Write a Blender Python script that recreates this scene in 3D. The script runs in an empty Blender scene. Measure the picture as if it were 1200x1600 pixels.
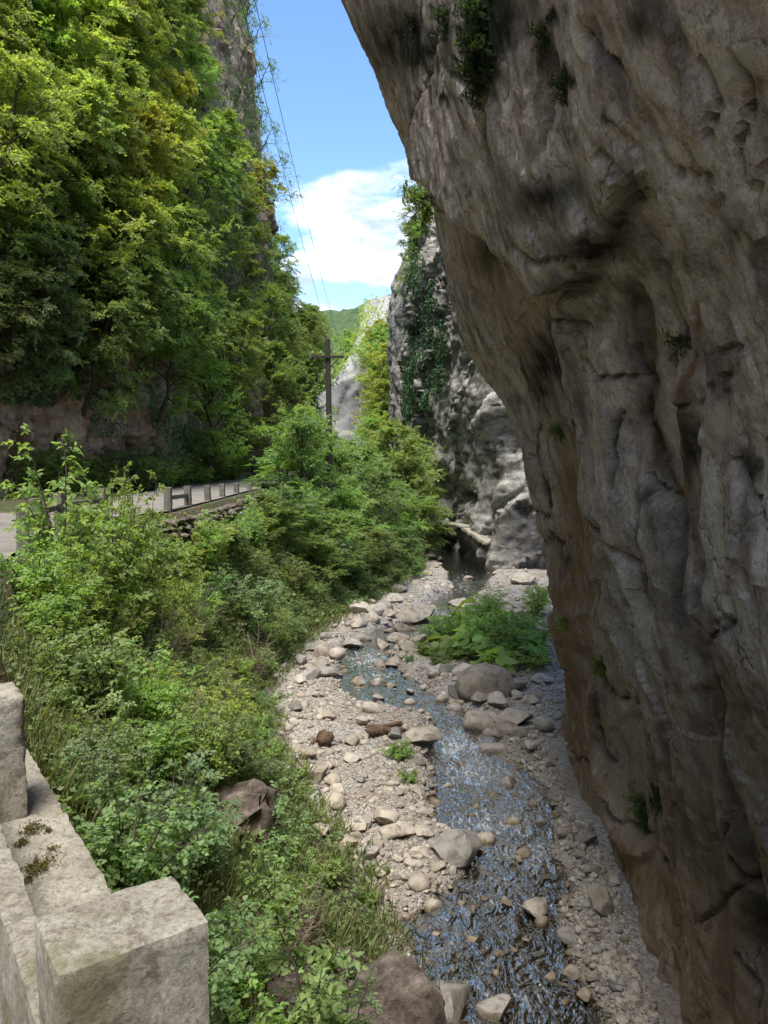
import bpy, math, random
import numpy as np
from mathutils import Vector

R = math.radians
random.seed(7)
RNG = np.random.default_rng(11)
scene = bpy.context.scene
col = scene.collection

# ------------------------------------------------------------------ camera
CAM = np.array([0.0, 0.0, 6.5])
PITCH = R(4.5)
FPX = 1202.0
cd = bpy.data.cameras.new('camera')
cam = bpy.data.objects.new('camera', cd)
col.objects.link(cam)
cam.location = CAM
cam.rotation_euler = (R(90) - PITCH, 0, 0)
cd.sensor_fit = 'VERTICAL'
cd.sensor_height = 34.6
cd.lens = 34.6 * FPX / 1600.0
cd.clip_start = 0.05
cd.clip_end = 5000
scene.camera = cam

# ------------------------------------------------------------------ sky, sun, exposure
SUN_EL, SUN_AZ = 66.0, 194.0          # compass: 0 = +Y, clockwise
world = bpy.data.worlds.new('World')
scene.world = world
world.use_nodes = True
nt = world.node_tree
for n in list(nt.nodes):
    nt.nodes.remove(n)


def N(nt, typ, **kw):
    n = nt.nodes.new(typ)
    for k, v in kw.items():
        if k.startswith('i_'):
            k = k[2:]
            k = int(k) if k.isdigit() else k.replace('_', ' ')
            n.inputs[k].default_value = v
        else:
            setattr(n, k, v)
    return n


def L(nt, a, b):
    nt.links.new(a, b)


sky = N(nt, 'ShaderNodeTexSky', sky_type='NISHITA', sun_disc=False)
sky.sun_elevation = R(SUN_EL)
sky.sun_rotation = R(SUN_AZ)
sky.altitude = 500
sky.air_density = 1.0
sky.dust_density = 0.6
tc = N(nt, 'ShaderNodeTexCoord')
sep = N(nt, 'ShaderNodeSeparateXYZ')
L(nt, tc.outputs['Generated'], sep.inputs[0])
zc = N(nt, 'ShaderNodeMath', operation='MAXIMUM', i_1=0.0)
L(nt, sep.outputs['Z'], zc.inputs[0])
za = N(nt, 'ShaderNodeMath', operation='ADD', i_1=0.22)
L(nt, zc.outputs[0], za.inputs[0])
dx = N(nt, 'ShaderNodeMath', operation='DIVIDE')
dy = N(nt, 'ShaderNodeMath', operation='DIVIDE')
L(nt, sep.outputs['X'], dx.inputs[0]); L(nt, za.outputs[0], dx.inputs[1])
L(nt, sep.outputs['Y'], dy.inputs[0]); L(nt, za.outputs[0], dy.inputs[1])
cmb = N(nt, 'ShaderNodeCombineXYZ', i_Z=5.1)
L(nt, dx.outputs[0], cmb.inputs[0]); L(nt, dy.outputs[0], cmb.inputs[1])
cn = N(nt, 'ShaderNodeTexNoise', i_Scale=1.9, i_Detail=9.0, i_Roughness=0.55, i_Distortion=0.15)
L(nt, cmb.outputs[0], cn.inputs['Vector'])
# clouds bunch up towards the horizon, all the way round
el = N(nt, 'ShaderNodeMapRange', i_1=0.345, i_2=0.11, i_3=-0.01, i_4=0.22)
L(nt, sep.outputs['Z'], el.inputs[0])
cs = N(nt, 'ShaderNodeMath', operation='ADD')
L(nt, cn.outputs[0], cs.inputs[0]); L(nt, el.outputs[0], cs.inputs[1])
cm = N(nt, 'ShaderNodeMapRange', interpolation_type='SMOOTHSTEP', i_1=0.52, i_2=0.60, i_3=0.0, i_4=1.0)
L(nt, cs.outputs[0], cm.inputs[0])
cn2 = N(nt, 'ShaderNodeTexNoise', i_Scale=5.0, i_Detail=6.0, i_Roughness=0.6)
L(nt, cmb.outputs[0], cn2.inputs['Vector'])
cr = N(nt, 'ShaderNodeValToRGB')
cr.color_ramp.elements[0].position = 0.40
cr.color_ramp.elements[0].color = (0.27, 0.335, 0.44, 1)
cr.color_ramp.elements[1].position = 0.74
cr.color_ramp.elements[1].color = (0.80, 0.83, 0.88, 1)
L(nt, cn2.outputs[0], cr.inputs[0])
bg1 = N(nt, 'ShaderNodeBackground', i_Strength=0.06)
hs = N(nt, 'ShaderNodeHueSaturation', i_Saturation=1.15)
L(nt, sky.outputs[0], hs.inputs['Color'])
L(nt, hs.outputs[0], bg1.inputs[0])
bg2 = N(nt, 'ShaderNodeBackground', i_Strength=0.48)
L(nt, cr.outputs[0], bg2.inputs[0])
ms = N(nt, 'ShaderNodeMixShader')
L(nt, cm.outputs[0], ms.inputs[0]); L(nt, bg1.outputs[0], ms.inputs[1]); L(nt, bg2.outputs[0], ms.inputs[2])
wo = N(nt, 'ShaderNodeOutputWorld')
L(nt, ms.outputs[0], wo.inputs[0])

sl = bpy.data.lights.new('sun', 'SUN')
sl.energy = 1.4
sl.angle = R(26)
sl.color = (1.0, 0.95, 0.87)
sun = bpy.data.objects.new('sun', sl)
col.objects.link(sun)
az = R(SUN_AZ); e = R(SUN_EL)
sdir = Vector((math.sin(az) * math.cos(e), math.cos(az) * math.cos(e), math.sin(e)))
sun.rotation_euler = (-sdir).to_track_quat('-Z', 'Y').to_euler()
sun.location = sdir * 60

vs = scene.view_settings
vs.view_transform = 'Standard'
vs.look = 'None'
vs.gamma = 1.0
vs.use_curve_mapping = False
vs.exposure = 2.45
scene.render.engine = 'CYCLES'
cy = scene.cycles
cy.max_bounces = 9
cy.diffuse_bounces = 7
cy.glossy_bounces = 3
cy.transmission_bounces = 5
cy.transparent_max_bounces = 8
cy.caustics_reflective = False
cy.caustics_refractive = False
cy.use_denoising = True
cy.sample_clamp_indirect = 6.0

# ------------------------------------------------------------------ pixel helpers
_cp, _sp = math.cos(PITCH), math.sin(PITCH)


def ray(px, py):
    u = (px - 600.0) / FPX
    v = (800.0 - py) / FPX
    d = np.array([u, _cp + v * _sp, -_sp + v * _cp])
    return d / d[1]


def at(px, py, Y):
    return CAM + ray(px, py) * Y


def onz(px, py, z):
    d = ray(px, py)
    return CAM + d * ((z - CAM[2]) / d[2])


def proj(P):
    q = P - CAM
    zc = q[..., 1] * _cp - q[..., 2] * _sp
    yc = q[..., 1] * _sp + q[..., 2] * _cp
    zc = np.where(np.abs(zc) < 0.05, 0.05, zc)
    px = 600 + FPX * q[..., 0] / zc
    py = 800 - FPX * yc / zc
    px = np.where(zc < 0.1, 9999, px)
    return px, py


def sstep(a, b, x):
    t = np.clip((x - a) / (b - a), 0, 1)
    return t * t * (3 - 2 * t)


def lerp_tab(x, tab):
    t = np.array(tab, float)
    return np.interp(x, t[:, 0], t[:, 1])


# ------------------------------------------------------------------ numpy noise
_perm = np.random.default_rng(3).permutation(256).astype(np.int64)
_perm = np.concatenate([_perm, _perm, _perm])
_gr = np.random.default_rng(4).normal(size=(256, 3))
_gr /= np.linalg.norm(_gr, axis=1)[:, None]


def pnoise(p):
    p = np.asarray(p, float)
    i = np.floor(p).astype(np.int64)
    f = p - i
    i &= 255
    u = f * f * f * (f * (f * 6 - 15) + 10)
    r = 0
    for a in (0, 1):
        wa = u[..., 0] if a else 1 - u[..., 0]
        pa = _perm[i[..., 0] + a]
        for b in (0, 1):
            wb = u[..., 1] if b else 1 - u[..., 1]
            pb = _perm[pa + i[..., 1] + b]
            for c in (0, 1):
                wc = u[..., 2] if c else 1 - u[..., 2]
                g = _gr[_perm[pb + i[..., 2] + c] & 255]
                r = r + wa * wb * wc * (g[..., 0] * (f[..., 0] - a) + g[..., 1] * (f[..., 1] - b) + g[..., 2] * (f[..., 2] - c))
    return r * 1.5


def fbm(p, oct=4, gain=0.5, lac=2.03):
    r = 0; a = 1.0; p = np.asarray(p, float)
    for k in range(oct):
        r = r + a * pnoise(p + k * 17.3)
        p = p * lac
        a *= gain
    return r


def ridged(p, oct=4, gain=0.55, lac=2.1):
    r = 0; a = 1.0; p = np.asarray(p, float)
    for k in range(oct):
        r = r + a * (1 - 2 * np.abs(pnoise(p + k * 9.1)))
        p = p * lac
        a *= gain
    return r


_fc = np.random.default_rng(8).random((512, 8))


def facet(p, seed=0, tilt=.8):
    """broken planes: every cell is a tilted flat face"""
    p = np.asarray(p, float)
    sh = p.shape[:-1]
    p = p.reshape(-1, 3)
    i = np.floor(p).astype(np.int64)
    best = np.full(len(p), 1e9); h = np.zeros(len(p))
    for dx_ in (-1, 0, 1):
        for dy_ in (-1, 0, 1):
            for dz_ in (-1, 0, 1):
                c = i + np.array([dx_, dy_, dz_])
                k = (c[:, 0] * 73856093 ^ c[:, 1] * 19349663 ^ c[:, 2] * 83492791 ^ seed * 7919) & 511
                r = _fc[k]
                d = p - (c + r[:, :3])
                d2 = (d * d).sum(1)
                hh = (d * (r[:, 3:6] - .5)).sum(1) * 2 * tilt + (r[:, 6] - .5)
                m = d2 < best
                best[m] = d2[m]; h[m] = hh[m]
    return h.reshape(sh)


# ------------------------------------------------------------------ mesh helpers
def mesh_np(name, V, F, mats=(), smooth=False, attrs=None, colattrs=None):
    V = np.ascontiguousarray(V, dtype=np.float32)
    F = np.ascontiguousarray(F, dtype=np.int32)
    k = F.shape[1]
    me = bpy.data.meshes.new(name)
    me.vertices.add(len(V)); me.vertices.foreach_set('co', V.ravel())
    me.loops.add(F.size); me.loops.foreach_set('vertex_index', F.ravel())
    me.polygons.add(len(F))
    me.polygons.foreach_set('loop_start', np.arange(0, F.size, k, dtype=np.int32))
    me.polygons.foreach_set('loop_total', np.full(len(F), k, dtype=np.int32))
    me.update(calc_edges=True)
    if smooth:
        me.polygons.foreach_set('use_smooth', np.ones(len(F), dtype=bool))
    for nm, arr in (attrs or {}).items():
        at_ = me.attributes.new(nm, 'FLOAT', 'POINT')
        at_.data.foreach_set('value', np.ascontiguousarray(arr, dtype=np.float32).ravel())
    for nm, arr in (colattrs or {}).items():
        at_ = me.attributes.new(nm, 'FLOAT_COLOR', 'POINT')
        at_.data.foreach_set('color', np.ascontiguousarray(arr, dtype=np.float32).ravel())
    for m in mats:
        me.materials.append(m)
    return me


def grid_faces(nu, nv):
    a = np.arange(nu * nv).reshape(nu, nv)
    return np.stack([a[:-1, :-1], a[1:, :-1], a[1:, 1:], a[:-1, 1:]], -1).reshape(-1, 4)


def obj(name, me, parent=None, loc=None):
    o = bpy.data.objects.new(name, me)
    col.objects.link(o)
    if parent:
        o.parent = parent
    if loc is not None:
        o.location = loc
    return o


def tag(o, label=None, cat=None, group=None, kind=None):
    if label: o['label'] = label
    if cat: o['category'] = cat
    if group: o['group'] = group
    if kind: o['kind'] = kind
    return o


def empty(name, loc=(0, 0, 0), rot=(0, 0, 0), sc=1.0):
    o = bpy.data.objects.new(name, None)
    o.empty_display_size = 0.2
    col.objects.link(o)
    o.location = loc; o.rotation_euler = rot
    o.scale = (sc, sc, sc) if np.isscalar(sc) else sc
    return o


class TubeB:
    def __init__(s): s.V = []; s.F = []; s.n = 0

    def add(s, pts, rad, sides=6, cap=True):
        pts = np.asarray(pts, float); k = len(pts)
        rad = np.broadcast_to(np.asarray(rad, float), (k,))
        t = np.gradient(pts, axis=0)
        t /= np.linalg.norm(t, axis=1)[:, None] + 1e-9
        ref = np.array([0, 0, 1.0]) if abs(t[0, 2]) < 0.9 else np.array([1.0, 0, 0])
        a = np.cross(t, ref); a /= np.linalg.norm(a, axis=1)[:, None] + 1e-9
        b = np.cross(t, a)
        th = np.linspace(0, 2 * np.pi, sides, endpoint=False)
        ring = pts[:, None] + rad[:, None, None] * (np.cos(th)[None, :, None] * a[:, None] + np.sin(th)[None, :, None] * b[:, None])
        s.V.append(ring.reshape(-1, 3))
        i = np.arange(k * sides).reshape(k, sides) + s.n
        j = np.roll(i, -1, axis=1)
        s.F.append(np.stack([i[:-1], j[:-1], j[1:], i[1:]], -1).reshape(-1, 4))
        s.n += k * sides

    def mesh(s, name, mat):
        return mesh_np(name, np.concatenate(s.V), np.concatenate(s.F), [mat], smooth=True)


def norm(v):
    return v / (np.linalg.norm(v, axis=-1, keepdims=True) + 1e-9)


class LeafB:
    """leaf-sized folded blades collected in one mesh"""
    def __init__(s): s.B = []; s.T = []; s.Nn = []; s.L = []; s.W = []

    def add(s, B, T, Nn, Ls, Ws):
        s.B.append(B); s.T.append(T); s.Nn.append(Nn); s.L.append(Ls); s.W.append(Ws)

    def mesh(s, name, mat, fine=False, seed=0, fold=0.25):
        B = np.concatenate(s.B); T = norm(np.concatenate(s.T)); Nn = np.concatenate(s.Nn)
        Ls = np.concatenate(s.L)[:, None]; Ws = np.concatenate(s.W)[:, None]
        S = norm(np.cross(T, Nn)); Nn = np.cross(S, T)
        n = len(B)
        rnd = np.random.default_rng(seed).random(n)
        if not fine:
            V = np.stack([B, B + T * Ls * .45 + S * Ws + Nn * Ws * fold, B + T * Ls - Nn * Ls * .12, B + T * Ls * .45 - S * Ws + Nn * Ws * fold], 1)
            i = np.arange(n)[:, None] * 4
            F = np.concatenate([i + np.array([[0, 2, 1]]), i + np.array([[0, 3, 2]])], 0)
            k = 4
        else:
            V = np.stack([B, B + T * Ls * .22 + S * Ws * .85 + Nn * Ws * fold, B + T * Ls * .62 + S * Ws * .8 + Nn * Ws * fold - Nn * Ls * .04,
                          B + T * Ls - Nn * Ls * .15,
                          B + T * Ls * .62 - S * Ws * .8 + Nn * Ws * fold - Nn * Ls * .04, B + T * Ls * .22 - S * Ws * .85 + Nn * Ws * fold], 1)
            i = np.arange(n)[:, None] * 6
            F = np.concatenate([i + np.array([[0, 3, 2, 1]]), i + np.array([[0, 5, 4, 3]])], 0)
            k = 6
        return mesh_np(name, V.reshape(-1, 3), F, [mat], attrs={'rnd': np.repeat(rnd, k)})


# ------------------------------------------------------------------ materials
def new_mat(name):
    m = bpy.data.materials.new(name)
    m.use_nodes = True
    t = m.node_tree
    for n in list(t.nodes):
        t.nodes.remove(n)
    out = N(t, 'ShaderNodeOutputMaterial')
    return m, t, out


def ramp(t, fac, stops):
    r = N(t, 'ShaderNodeValToRGB')
    els = r.color_ramp.elements
    while len(els) < len(stops):
        els.new(0.5)
    for e_, (p, c) in zip(els, stops):
        e_.position = p; e_.color = (*c, 1)
    L(t, fac, r.inputs[0])
    return r.outputs[0]


def noise_tex(t, vec, scale, detail=5, rough=0.55, dist=0.0):
    n = N(t, 'ShaderNodeTexNoise', i_Scale=scale, i_Detail=detail, i_Roughness=rough, i_Distortion=dist)
    if vec is not None:
        L(t, vec, n.inputs['Vector'])
    return n.outputs[0]


def mapping(t, vec, scale=(1, 1, 1), rot=(0, 0, 0)):
    m = N(t, 'ShaderNodeMapping')
    m.inputs['Scale'].default_value = scale
    m.inputs['Rotation'].default_value = rot
    L(t, vec, m.inputs[0])
    return m.outputs[0]


def mixc(t, fac, a, b, mode='MIX'):
    m = N(t, 'ShaderNodeMix', data_type='RGBA', blend_type=mode)
    for sock, v in ((m.inputs[0], fac), (m.inputs[6], a), (m.inputs[7], b)):
        if isinstance(v, (int, float)):
            sock.default_value = v
        elif isinstance(v, tuple):
            sock.default_value = (*v, 1)
        else:
            L(t, v, sock)
    return m.outputs[2]


def math_(t, op, a, b=None, clamp=False):
    m = N(t, 'ShaderNodeMath', operation=op, use_clamp=clamp)
    for i, v in enumerate((a, b)):
        if v is None: continue
        if isinstance(v, (int, float)): m.inputs[i].default_value = v
        else: L(t, v, m.inputs[i])
    return m.outputs[0]


def rng_(t, v, a, b, c=0.0, d=1.0):
    m = N(t, 'ShaderNodeMapRange', interpolation_type='SMOOTHSTEP', i_1=a, i_2=b, i_3=c, i_4=d)
    L(t, v, m.inputs[0])
    return m.outputs[0]


def bump(t, h, strength, dist, normal=None):
    b = N(t, 'ShaderNodeBump', i_Strength=strength, i_Distance=dist)
    L(t, h, b.inputs['Height'])
    if normal is not None: L(t, normal, b.inputs['Normal'])
    return b.outputs[0]


def principled(t, out, colr, rough=0.9, normal=None, spec=0.25):
    p = N(t, 'ShaderNodeBsdfPrincipled')
    if isinstance(colr, tuple): p.inputs['Base Color'].default_value = (*colr, 1)
    else: L(t, colr, p.inputs['Base Color'])
    if isinstance(rough, (int, float)): p.inputs['Roughness'].default_value = rough
    else: L(t, rough, p.inputs['Roughness'])
    p.inputs['Specular IOR Level'].default_value = spec
    if normal is not None: L(t, normal, p.inputs['Normal'])
    L(t, p.outputs[0], out.inputs[0])
    return p


def rock_mat(name, c_lo, c_mid, c_hi, streak=(2.5, 2.5, 0.35), scale=1.0, stain=False, crack=0.6, rot=(0, 0, 0), wt=(.38, .36, .26), stops=(.36, .50, .64), bd=.09, pits=.7):
    m, t, out = new_mat(name)
    pos = N(t, 'ShaderNodeNewGeometry').outputs['Position']
    big = noise_tex(t, pos, 0.55 * scale, 6, 0.6, 0.3)
    med = noise_tex(t, pos, 3.2 * scale, 8, 0.65)
    fine = noise_tex(t, pos, 22 * scale, 5, 0.7)
    st = noise_tex(t, mapping(t, pos, streak, rot), 1.0 * scale, 6, 0.6, 0.25)
    v = math_(t, 'ADD', math_(t, 'MULTIPLY', big, wt[0]), math_(t, 'ADD', math_(t, 'MULTIPLY', med, wt[1]), math_(t, 'MULTIPLY', st, wt[2])))
    c = ramp(t, v, [(stops[0], c_lo), (stops[1], c_mid), (stops[2], c_hi)])
    grain = ramp(t, fine, [(0.30, (0.62, 0.61, 0.60)), (0.50, (1, 1, 1)), (0.72, (1.25, 1.24, 1.22))])
    c = mixc(t, 0.8, c, grain, 'MULTIPLY')
    grit = noise_tex(t, pos, 75 * scale, 4, 0.75)
    c = mixc(t, 0.75, c, ramp(t, grit, [(0.32, (0.55, 0.54, 0.53)), (0.50, (1, 1, 1)), (0.68, (1.35, 1.34, 1.32))]), 'MULTIPLY')
    spk = rng_(t, noise_tex(t, mapping(t, pos, (1, 1, .7)), 13 * scale, 7, 0.75, 0.6), 0.55, 0.64)
    c = mixc(t, math_(t, 'MULTIPLY', spk, 0.55), c, tuple(x * 0.25 for x in c_mid))
    # dark speckled weathering pits
    vor = N(t, 'ShaderNodeTexVoronoi', feature='F1', i_Scale=5.5 * scale)
    L(t, mapping(t, pos, (1, 1, 0.6)), vor.inputs['Vector'])
    pit = math_(t, 'MULTIPLY', rng_(t, vor.outputs[0], 0.20, 0.05), rng_(t, noise_tex(t, pos, 1.1 * scale, 4), 0.5, 0.62))
    c = mixc(t, math_(t, 'MULTIPLY', pit, pits), c, (0.035, 0.03, 0.026))
    blotch = rng_(t, noise_tex(t, pos, 1.7 * scale, 9, 0.72, 0.5), 0.56, 0.70)
    c = mixc(t, math_(t, 'MULTIPLY', blotch, 0.6), c, tuple(x * 0.38 for x in c_mid))
    if stain:
        a = N(t, 'ShaderNodeAttribute', attribute_name='stain')
        s3 = N(t, 'ShaderNodeSeparateColor')
        L(t, a.outputs['Color'], s3.inputs[0])
        brk = rng_(t, med, 0.30, 0.60, 0.45, 1.25)
        br2 = rng_(t, noise_tex(t, pos, 9, 6, 0.7), 0.30, 0.50, 0.25, 1.5)
        c = mixc(t, math_(t, 'MULTIPLY', s3.outputs[1], brk, True), c, (0.20, 0.115, 0.042))
        c = mixc(t, math_(t, 'MULTIPLY', s3.outputs[0], brk, True), c, (0.028, 0.023, 0.019))
        c = mixc(t, math_(t, 'MULTIPLY', s3.outputs[2], br2, True), c, (0.46, 0.41, 0.33))
        c = mixc(t, math_(t, 'MULTIPLY', a.outputs['Alpha'], br2, True), c, (0.020, 0.028, 0.012))
    h = math_(t, 'ADD', math_(t, 'MULTIPLY', med, 0.55), math_(t, 'ADD', math_(t, 'MULTIPLY', fine, 0.28), math_(t, 'MULTIPLY', grit, 0.12)))
    nrm = bump(t, h, 1.0, bd / scale)
    vc = N(t, 'ShaderNodeTexVoronoi', feature='DISTANCE_TO_EDGE', i_Scale=1.4 * scale)
    wv = N(t, 'ShaderNodeVectorMath', operation='ADD')
    nn = N(t, 'ShaderNodeTexNoise', i_Scale=1.6 * scale, i_Detail=6.0)
    L(t, pos, nn.inputs['Vector'])
    L(t, mapping(t, pos, (1, 1, 0.45)), wv.inputs[0]); L(t, nn.outputs['Color'], wv.inputs[1])
    L(t, wv.outputs[0], vc.inputs['Vector'])
    nrm = bump(t, rng_(t, vc.outputs[0], 0.0, 0.05), crack * 0.5, 0.03, nrm)
    ck = math_(t, 'MULTIPLY', rng_(t, vc.outputs[0], 0.016, 0.0), rng_(t, big, 0.47, 0.60))
    c = mixc(t, math_(t, 'MULTIPLY', ck, 0.75), c, (0.03, 0.025, 0.02))
    principled(t, out, c, 0.92, nrm, 0.2)
    return m


M = {}
M['cliff_near'] = rock_mat('limestone_overhang', (0.21, 0.17, 0.146), (0.47, 0.395, 0.335), (0.62, 0.55, 0.47), stain=True, wt=(.22, .38, .40), stops=(.42, .50, .58), streak=(3.2, 3.2, 0.22), bd=.055)
M['cliff_grey'] = rock_mat('limestone_grey', (0.085, 0.077, 0.07), (0.27, 0.252, 0.23), (0.43, 0.412, 0.38), streak=(0.9, 0.9, 3.2), scale=0.8, rot=(0.6, 0.75, 0.0), wt=(.2, .30, .50), stops=(.41, .49, .58), bd=.04)
M['cliff_pale'] = rock_mat('limestone_pale', (0.18, 0.172, 0.165), (0.30, 0.29, 0.28), (0.40, 0.39, 0.38), scale=0.6, bd=.03, pits=0.0, streak=(1.6, 1.6, .12), wt=(.2, .3, .5))
M['cliff_left'] = rock_mat('limestone_brown', (0.13, 0.09, 0.064), (0.36, 0.265, 0.195), (0.50, 0.42, 0.335), scale=0.8, stops=(.41, .50, .60))
M['outcrop'] = rock_mat('outcrop_rock', (0.045, 0.034, 0.028), (0.15, 0.12, 0.10), (0.29, 0.245, 0.21), scale=1.5, stops=(.41, .50, .60), bd=.14)


def leaf_mat(name, c1, c2, trans=0.45, tint=True):
    m, t, out = new_mat(name)
    a = N(t, 'ShaderNodeAttribute', attribute_name='rnd')
    oi = N(t, 'ShaderNodeObjectInfo')
    c = mixc(t, a.outputs['Fac'], c1, c2)
    if tint:
        c = mixc(t, 1.0, c, oi.outputs['Color'], 'MULTIPLY')
    hsv = N(t, 'ShaderNodeHueSaturation', i_Saturation=0.86)
    L(t, math_(t, 'ADD', math_(t, 'MULTIPLY', oi.outputs['Random'], 0.02), 0.49), hsv.inputs['Hue'])
    L(t, math_(t, 'ADD', math_(t, 'MULTIPLY', oi.outputs['Random'], 0.4), 0.8), hsv.inputs['Value'])
    L(t, c, hsv.inputs['Color'])
    p = N(t, 'ShaderNodeBsdfPrincipled', i_Roughness=0.5)
    p.inputs['Specular IOR Level'].default_value = 0.35
    L(t, hsv.outputs[0], p.inputs['Base Color'])
    tr = N(t, 'ShaderNodeBsdfTranslucent')
    tcx = mixc(t, 1.0, hsv.outputs[0], (1.5, 1.45, 0.6), 'MULTIPLY')
    L(t, tcx, tr.inputs[0])
    mx = N(t, 'ShaderNodeMixShader', i_0=trans)
    L(t, p.outputs[0], mx.inputs[1]); L(t, tr.outputs[0], mx.inputs[2])
    L(t, mx.outputs[0], out.inputs[0])
    return m


M['leaf'] = leaf_mat('leaf', (0.15, 0.23, 0.068), (0.29, 0.355, 0.12), 0.55)
M['ivy'] = leaf_mat('ivy_leaf', (0.036, 0.075, 0.030), (0.085, 0.145, 0.052), 0.3)
M['grass'] = leaf_mat('grass_blade', (0.11, 0.17, 0.035), (0.28, 0.27, 0.10), 0.4)


def plain_mat(name, c1, c2, scale=8, rough=0.85, bs=0.4, bd=0.02):
    m, t, out = new_mat(name)
    pos = N(t, 'ShaderNodeNewGeometry').outputs['Position']
    n = noise_tex(t, pos, scale, 6, 0.65)
    c = ramp(t, n, [(0.3, c1), (0.7, c2)])
    principled(t, out, c, rough, bump(t, n, bs, bd))
    return m


M['bark'] = plain_mat('bark', (0.035, 0.028, 0.022), (0.11, 0.09, 0.07), 14)
M['twig'] = plain_mat('dry_twig', (0.12, 0.09, 0.06), (0.26, 0.21, 0.15), 14)
M['darkened_concrete'] = plain_mat('concrete_shade_copy', (0.075, 0.07, 0.05), (0.20, 0.185, 0.15), 9)  # darker copy of the concrete; its colour tones down sunlight on far posts
M['pole'] = plain_mat('tarred_timber', (0.022, 0.018, 0.015), (0.06, 0.05, 0.042), 9)
M['wood'] = plain_mat('driftwood', (0.045, 0.028, 0.018), (0.16, 0.10, 0.065), 16, bs=0.8)
M['wire'] = plain_mat('cable', (0.02, 0.02, 0.02), (0.035, 0.035, 0.035), 5)
M['insul'] = plain_mat('insulator', (0.25, 0.24, 0.22), (0.35, 0.34, 0.32), 5, rough=0.35)
M['hill'] = plain_mat('far_wood', (0.030, 0.055, 0.022), (0.085, 0.12, 0.04), 0.25, bs=0.6, bd=0.8)


def stone_mat():
    m, t, out = new_mat('river_stone')
    tcn = N(t, 'ShaderNodeTexCoord').outputs['Object']
    pos = N(t, 'ShaderNodeNewGeometry').outputs['Position']
    oi = N(t, 'ShaderNodeObjectInfo')
    a = N(t, 'ShaderNodeAttribute', attribute_name='rnd')
    r = math_(t, 'FRACT', math_(t, 'ADD', oi.outputs['Random'], a.outputs['Fac']))
    base = ramp(t, r, [(0.0, (0.26, 0.225, 0.185)), (0.3, (0.37, 0.32, 0.26)), (0.65, (0.46, 0.41, 0.34)), (0.85, (0.38, 0.35, 0.31)), (0.95, (0.23, 0.215, 0.20)), (1.0, (0.18, 0.165, 0.15))])
    n1 = noise_tex(t, pos, 5, 6, 0.65, 0.4)
    n2 = noise_tex(t, pos, 38, 5, 0.7)
    c = mixc(t, 1.0, base, ramp(t, n1, [(0.32, (0.50, 0.46, 0.41)), (0.5, (0.95, 0.94, 0.92)), (0.7, (1.15, 1.14, 1.12))]), 'MULTIPLY')
    c = mixc(t, 0.7, c, ramp(t, n2, [(0.3, (0.6, 0.6, 0.6)), (0.6, (1.1, 1.1, 1.1))]), 'MULTIPLY')
    # damp, algae brown band just above the water line
    sx = N(t, 'ShaderNodeSeparateXYZ'); L(t, pos, sx.inputs[0])
    wet = rng_(t, math_(t, 'ADD', sx.outputs[2], math_(t, 'MULTIPLY', n1, 0.12)), 0.17, 0.07)
    c = mixc(t, math_(t, 'MULTIPLY', wet, 0.8), c, mixc(t, 1.0, c, (0.42, 0.34, 0.22), 'MULTIPLY'))
    rough = rng_(t, wet, 0.0, 1.0, 0.9, 0.35)
    h = math_(t, 'ADD', math_(t, 'MULTIPLY', n1, 0.7), math_(t, 'MULTIPLY', n2, 0.3))
    principled(t, out, c, rough, bump(t, h, 0.7, 0.03), 0.3)
    return m


M['stone'] = stone_mat()


def ground_mat():
    m, t, out = new_mat('ground')
    pos = N(t, 'ShaderNodeNewGeometry').outputs['Position']
    a = N(t, 'ShaderNodeAttribute', attribute_name='bank').outputs['Fac']
    n1 = noise_tex(t, pos, 0.9, 7, 0.6)
    n2 = noise_tex(t, pos, 18, 5, 0.7)
    vor = N(t, 'ShaderNodeTexVoronoi', i_Scale=26.0); L(t, pos, vor.inputs['Vector'])
    vor2 = N(t, 'ShaderNodeTexVoronoi', i_Scale=11.0); L(t, pos, vor2.inputs['Vector'])
    peb = N(t, 'ShaderNodeSeparateColor'); L(t, vor.outputs['Color'], peb.inputs[0])
    g = ramp(t, peb.outputs[0], [(0.0, (0.17, 0.155, 0.14)), (0.4, (0.31, 0.285, 0.25)), (0.8, (0.43, 0.40, 0.355)), (1.0, (0.22, 0.21, 0.20))])
    sand = rng_(t, n1, 0.50, 0.60)
    g = mixc(t, math_(t, 'MULTIPLY', sand, 0.75), g, ramp(t, n2, [(0.3, (0.19, 0.155, 0.12)), (0.7, (0.30, 0.25, 0.20))]))
    sx = N(t, 'ShaderNodeSeparateXYZ'); L(t, pos, sx.inputs[0])
    wet = rng_(t, math_(t, 'ADD', sx.outputs[2], math_(t, 'MULTIPLY', n1, 0.08)), 0.11, 0.0)
    g = mixc(t, wet, g, mixc(t, 1.0, g, (0.36, 0.28, 0.19), 'MULTIPLY'))
    soil = ramp(t, noise_tex(t, pos, 4, 7, 0.7), [(0.3, (0.035, 0.028, 0.018)), (0.55, (0.10, 0.08, 0.05)), (0.75, (0.20, 0.165, 0.11))])
    green = mixc(t, rng_(t, noise_tex(t, pos, 1.6, 6), 0.42, 0.58), soil, (0.05, 0.075, 0.022))
    c = mixc(t, rng_(t, math_(t, 'ADD', a, math_(t, 'MULTIPLY', n1, 0.3)), 0.35, 0.65), g, green)
    h = math_(t, 'SUBTRACT', math_(t, 'MULTIPLY', n2, 0.5), math_(t, 'ADD', math_(t, 'MULTIPLY', vor.outputs[0], 0.5), math_(t, 'MULTIPLY', vor2.outputs[0], 0.7)))
    principled(t, out, c, rng_(t, wet, 0, 1, 0.95, 0.4), bump(t, h, 0.8, 0.06), 0.25)
    return m


M['ground'] = ground_mat()


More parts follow.
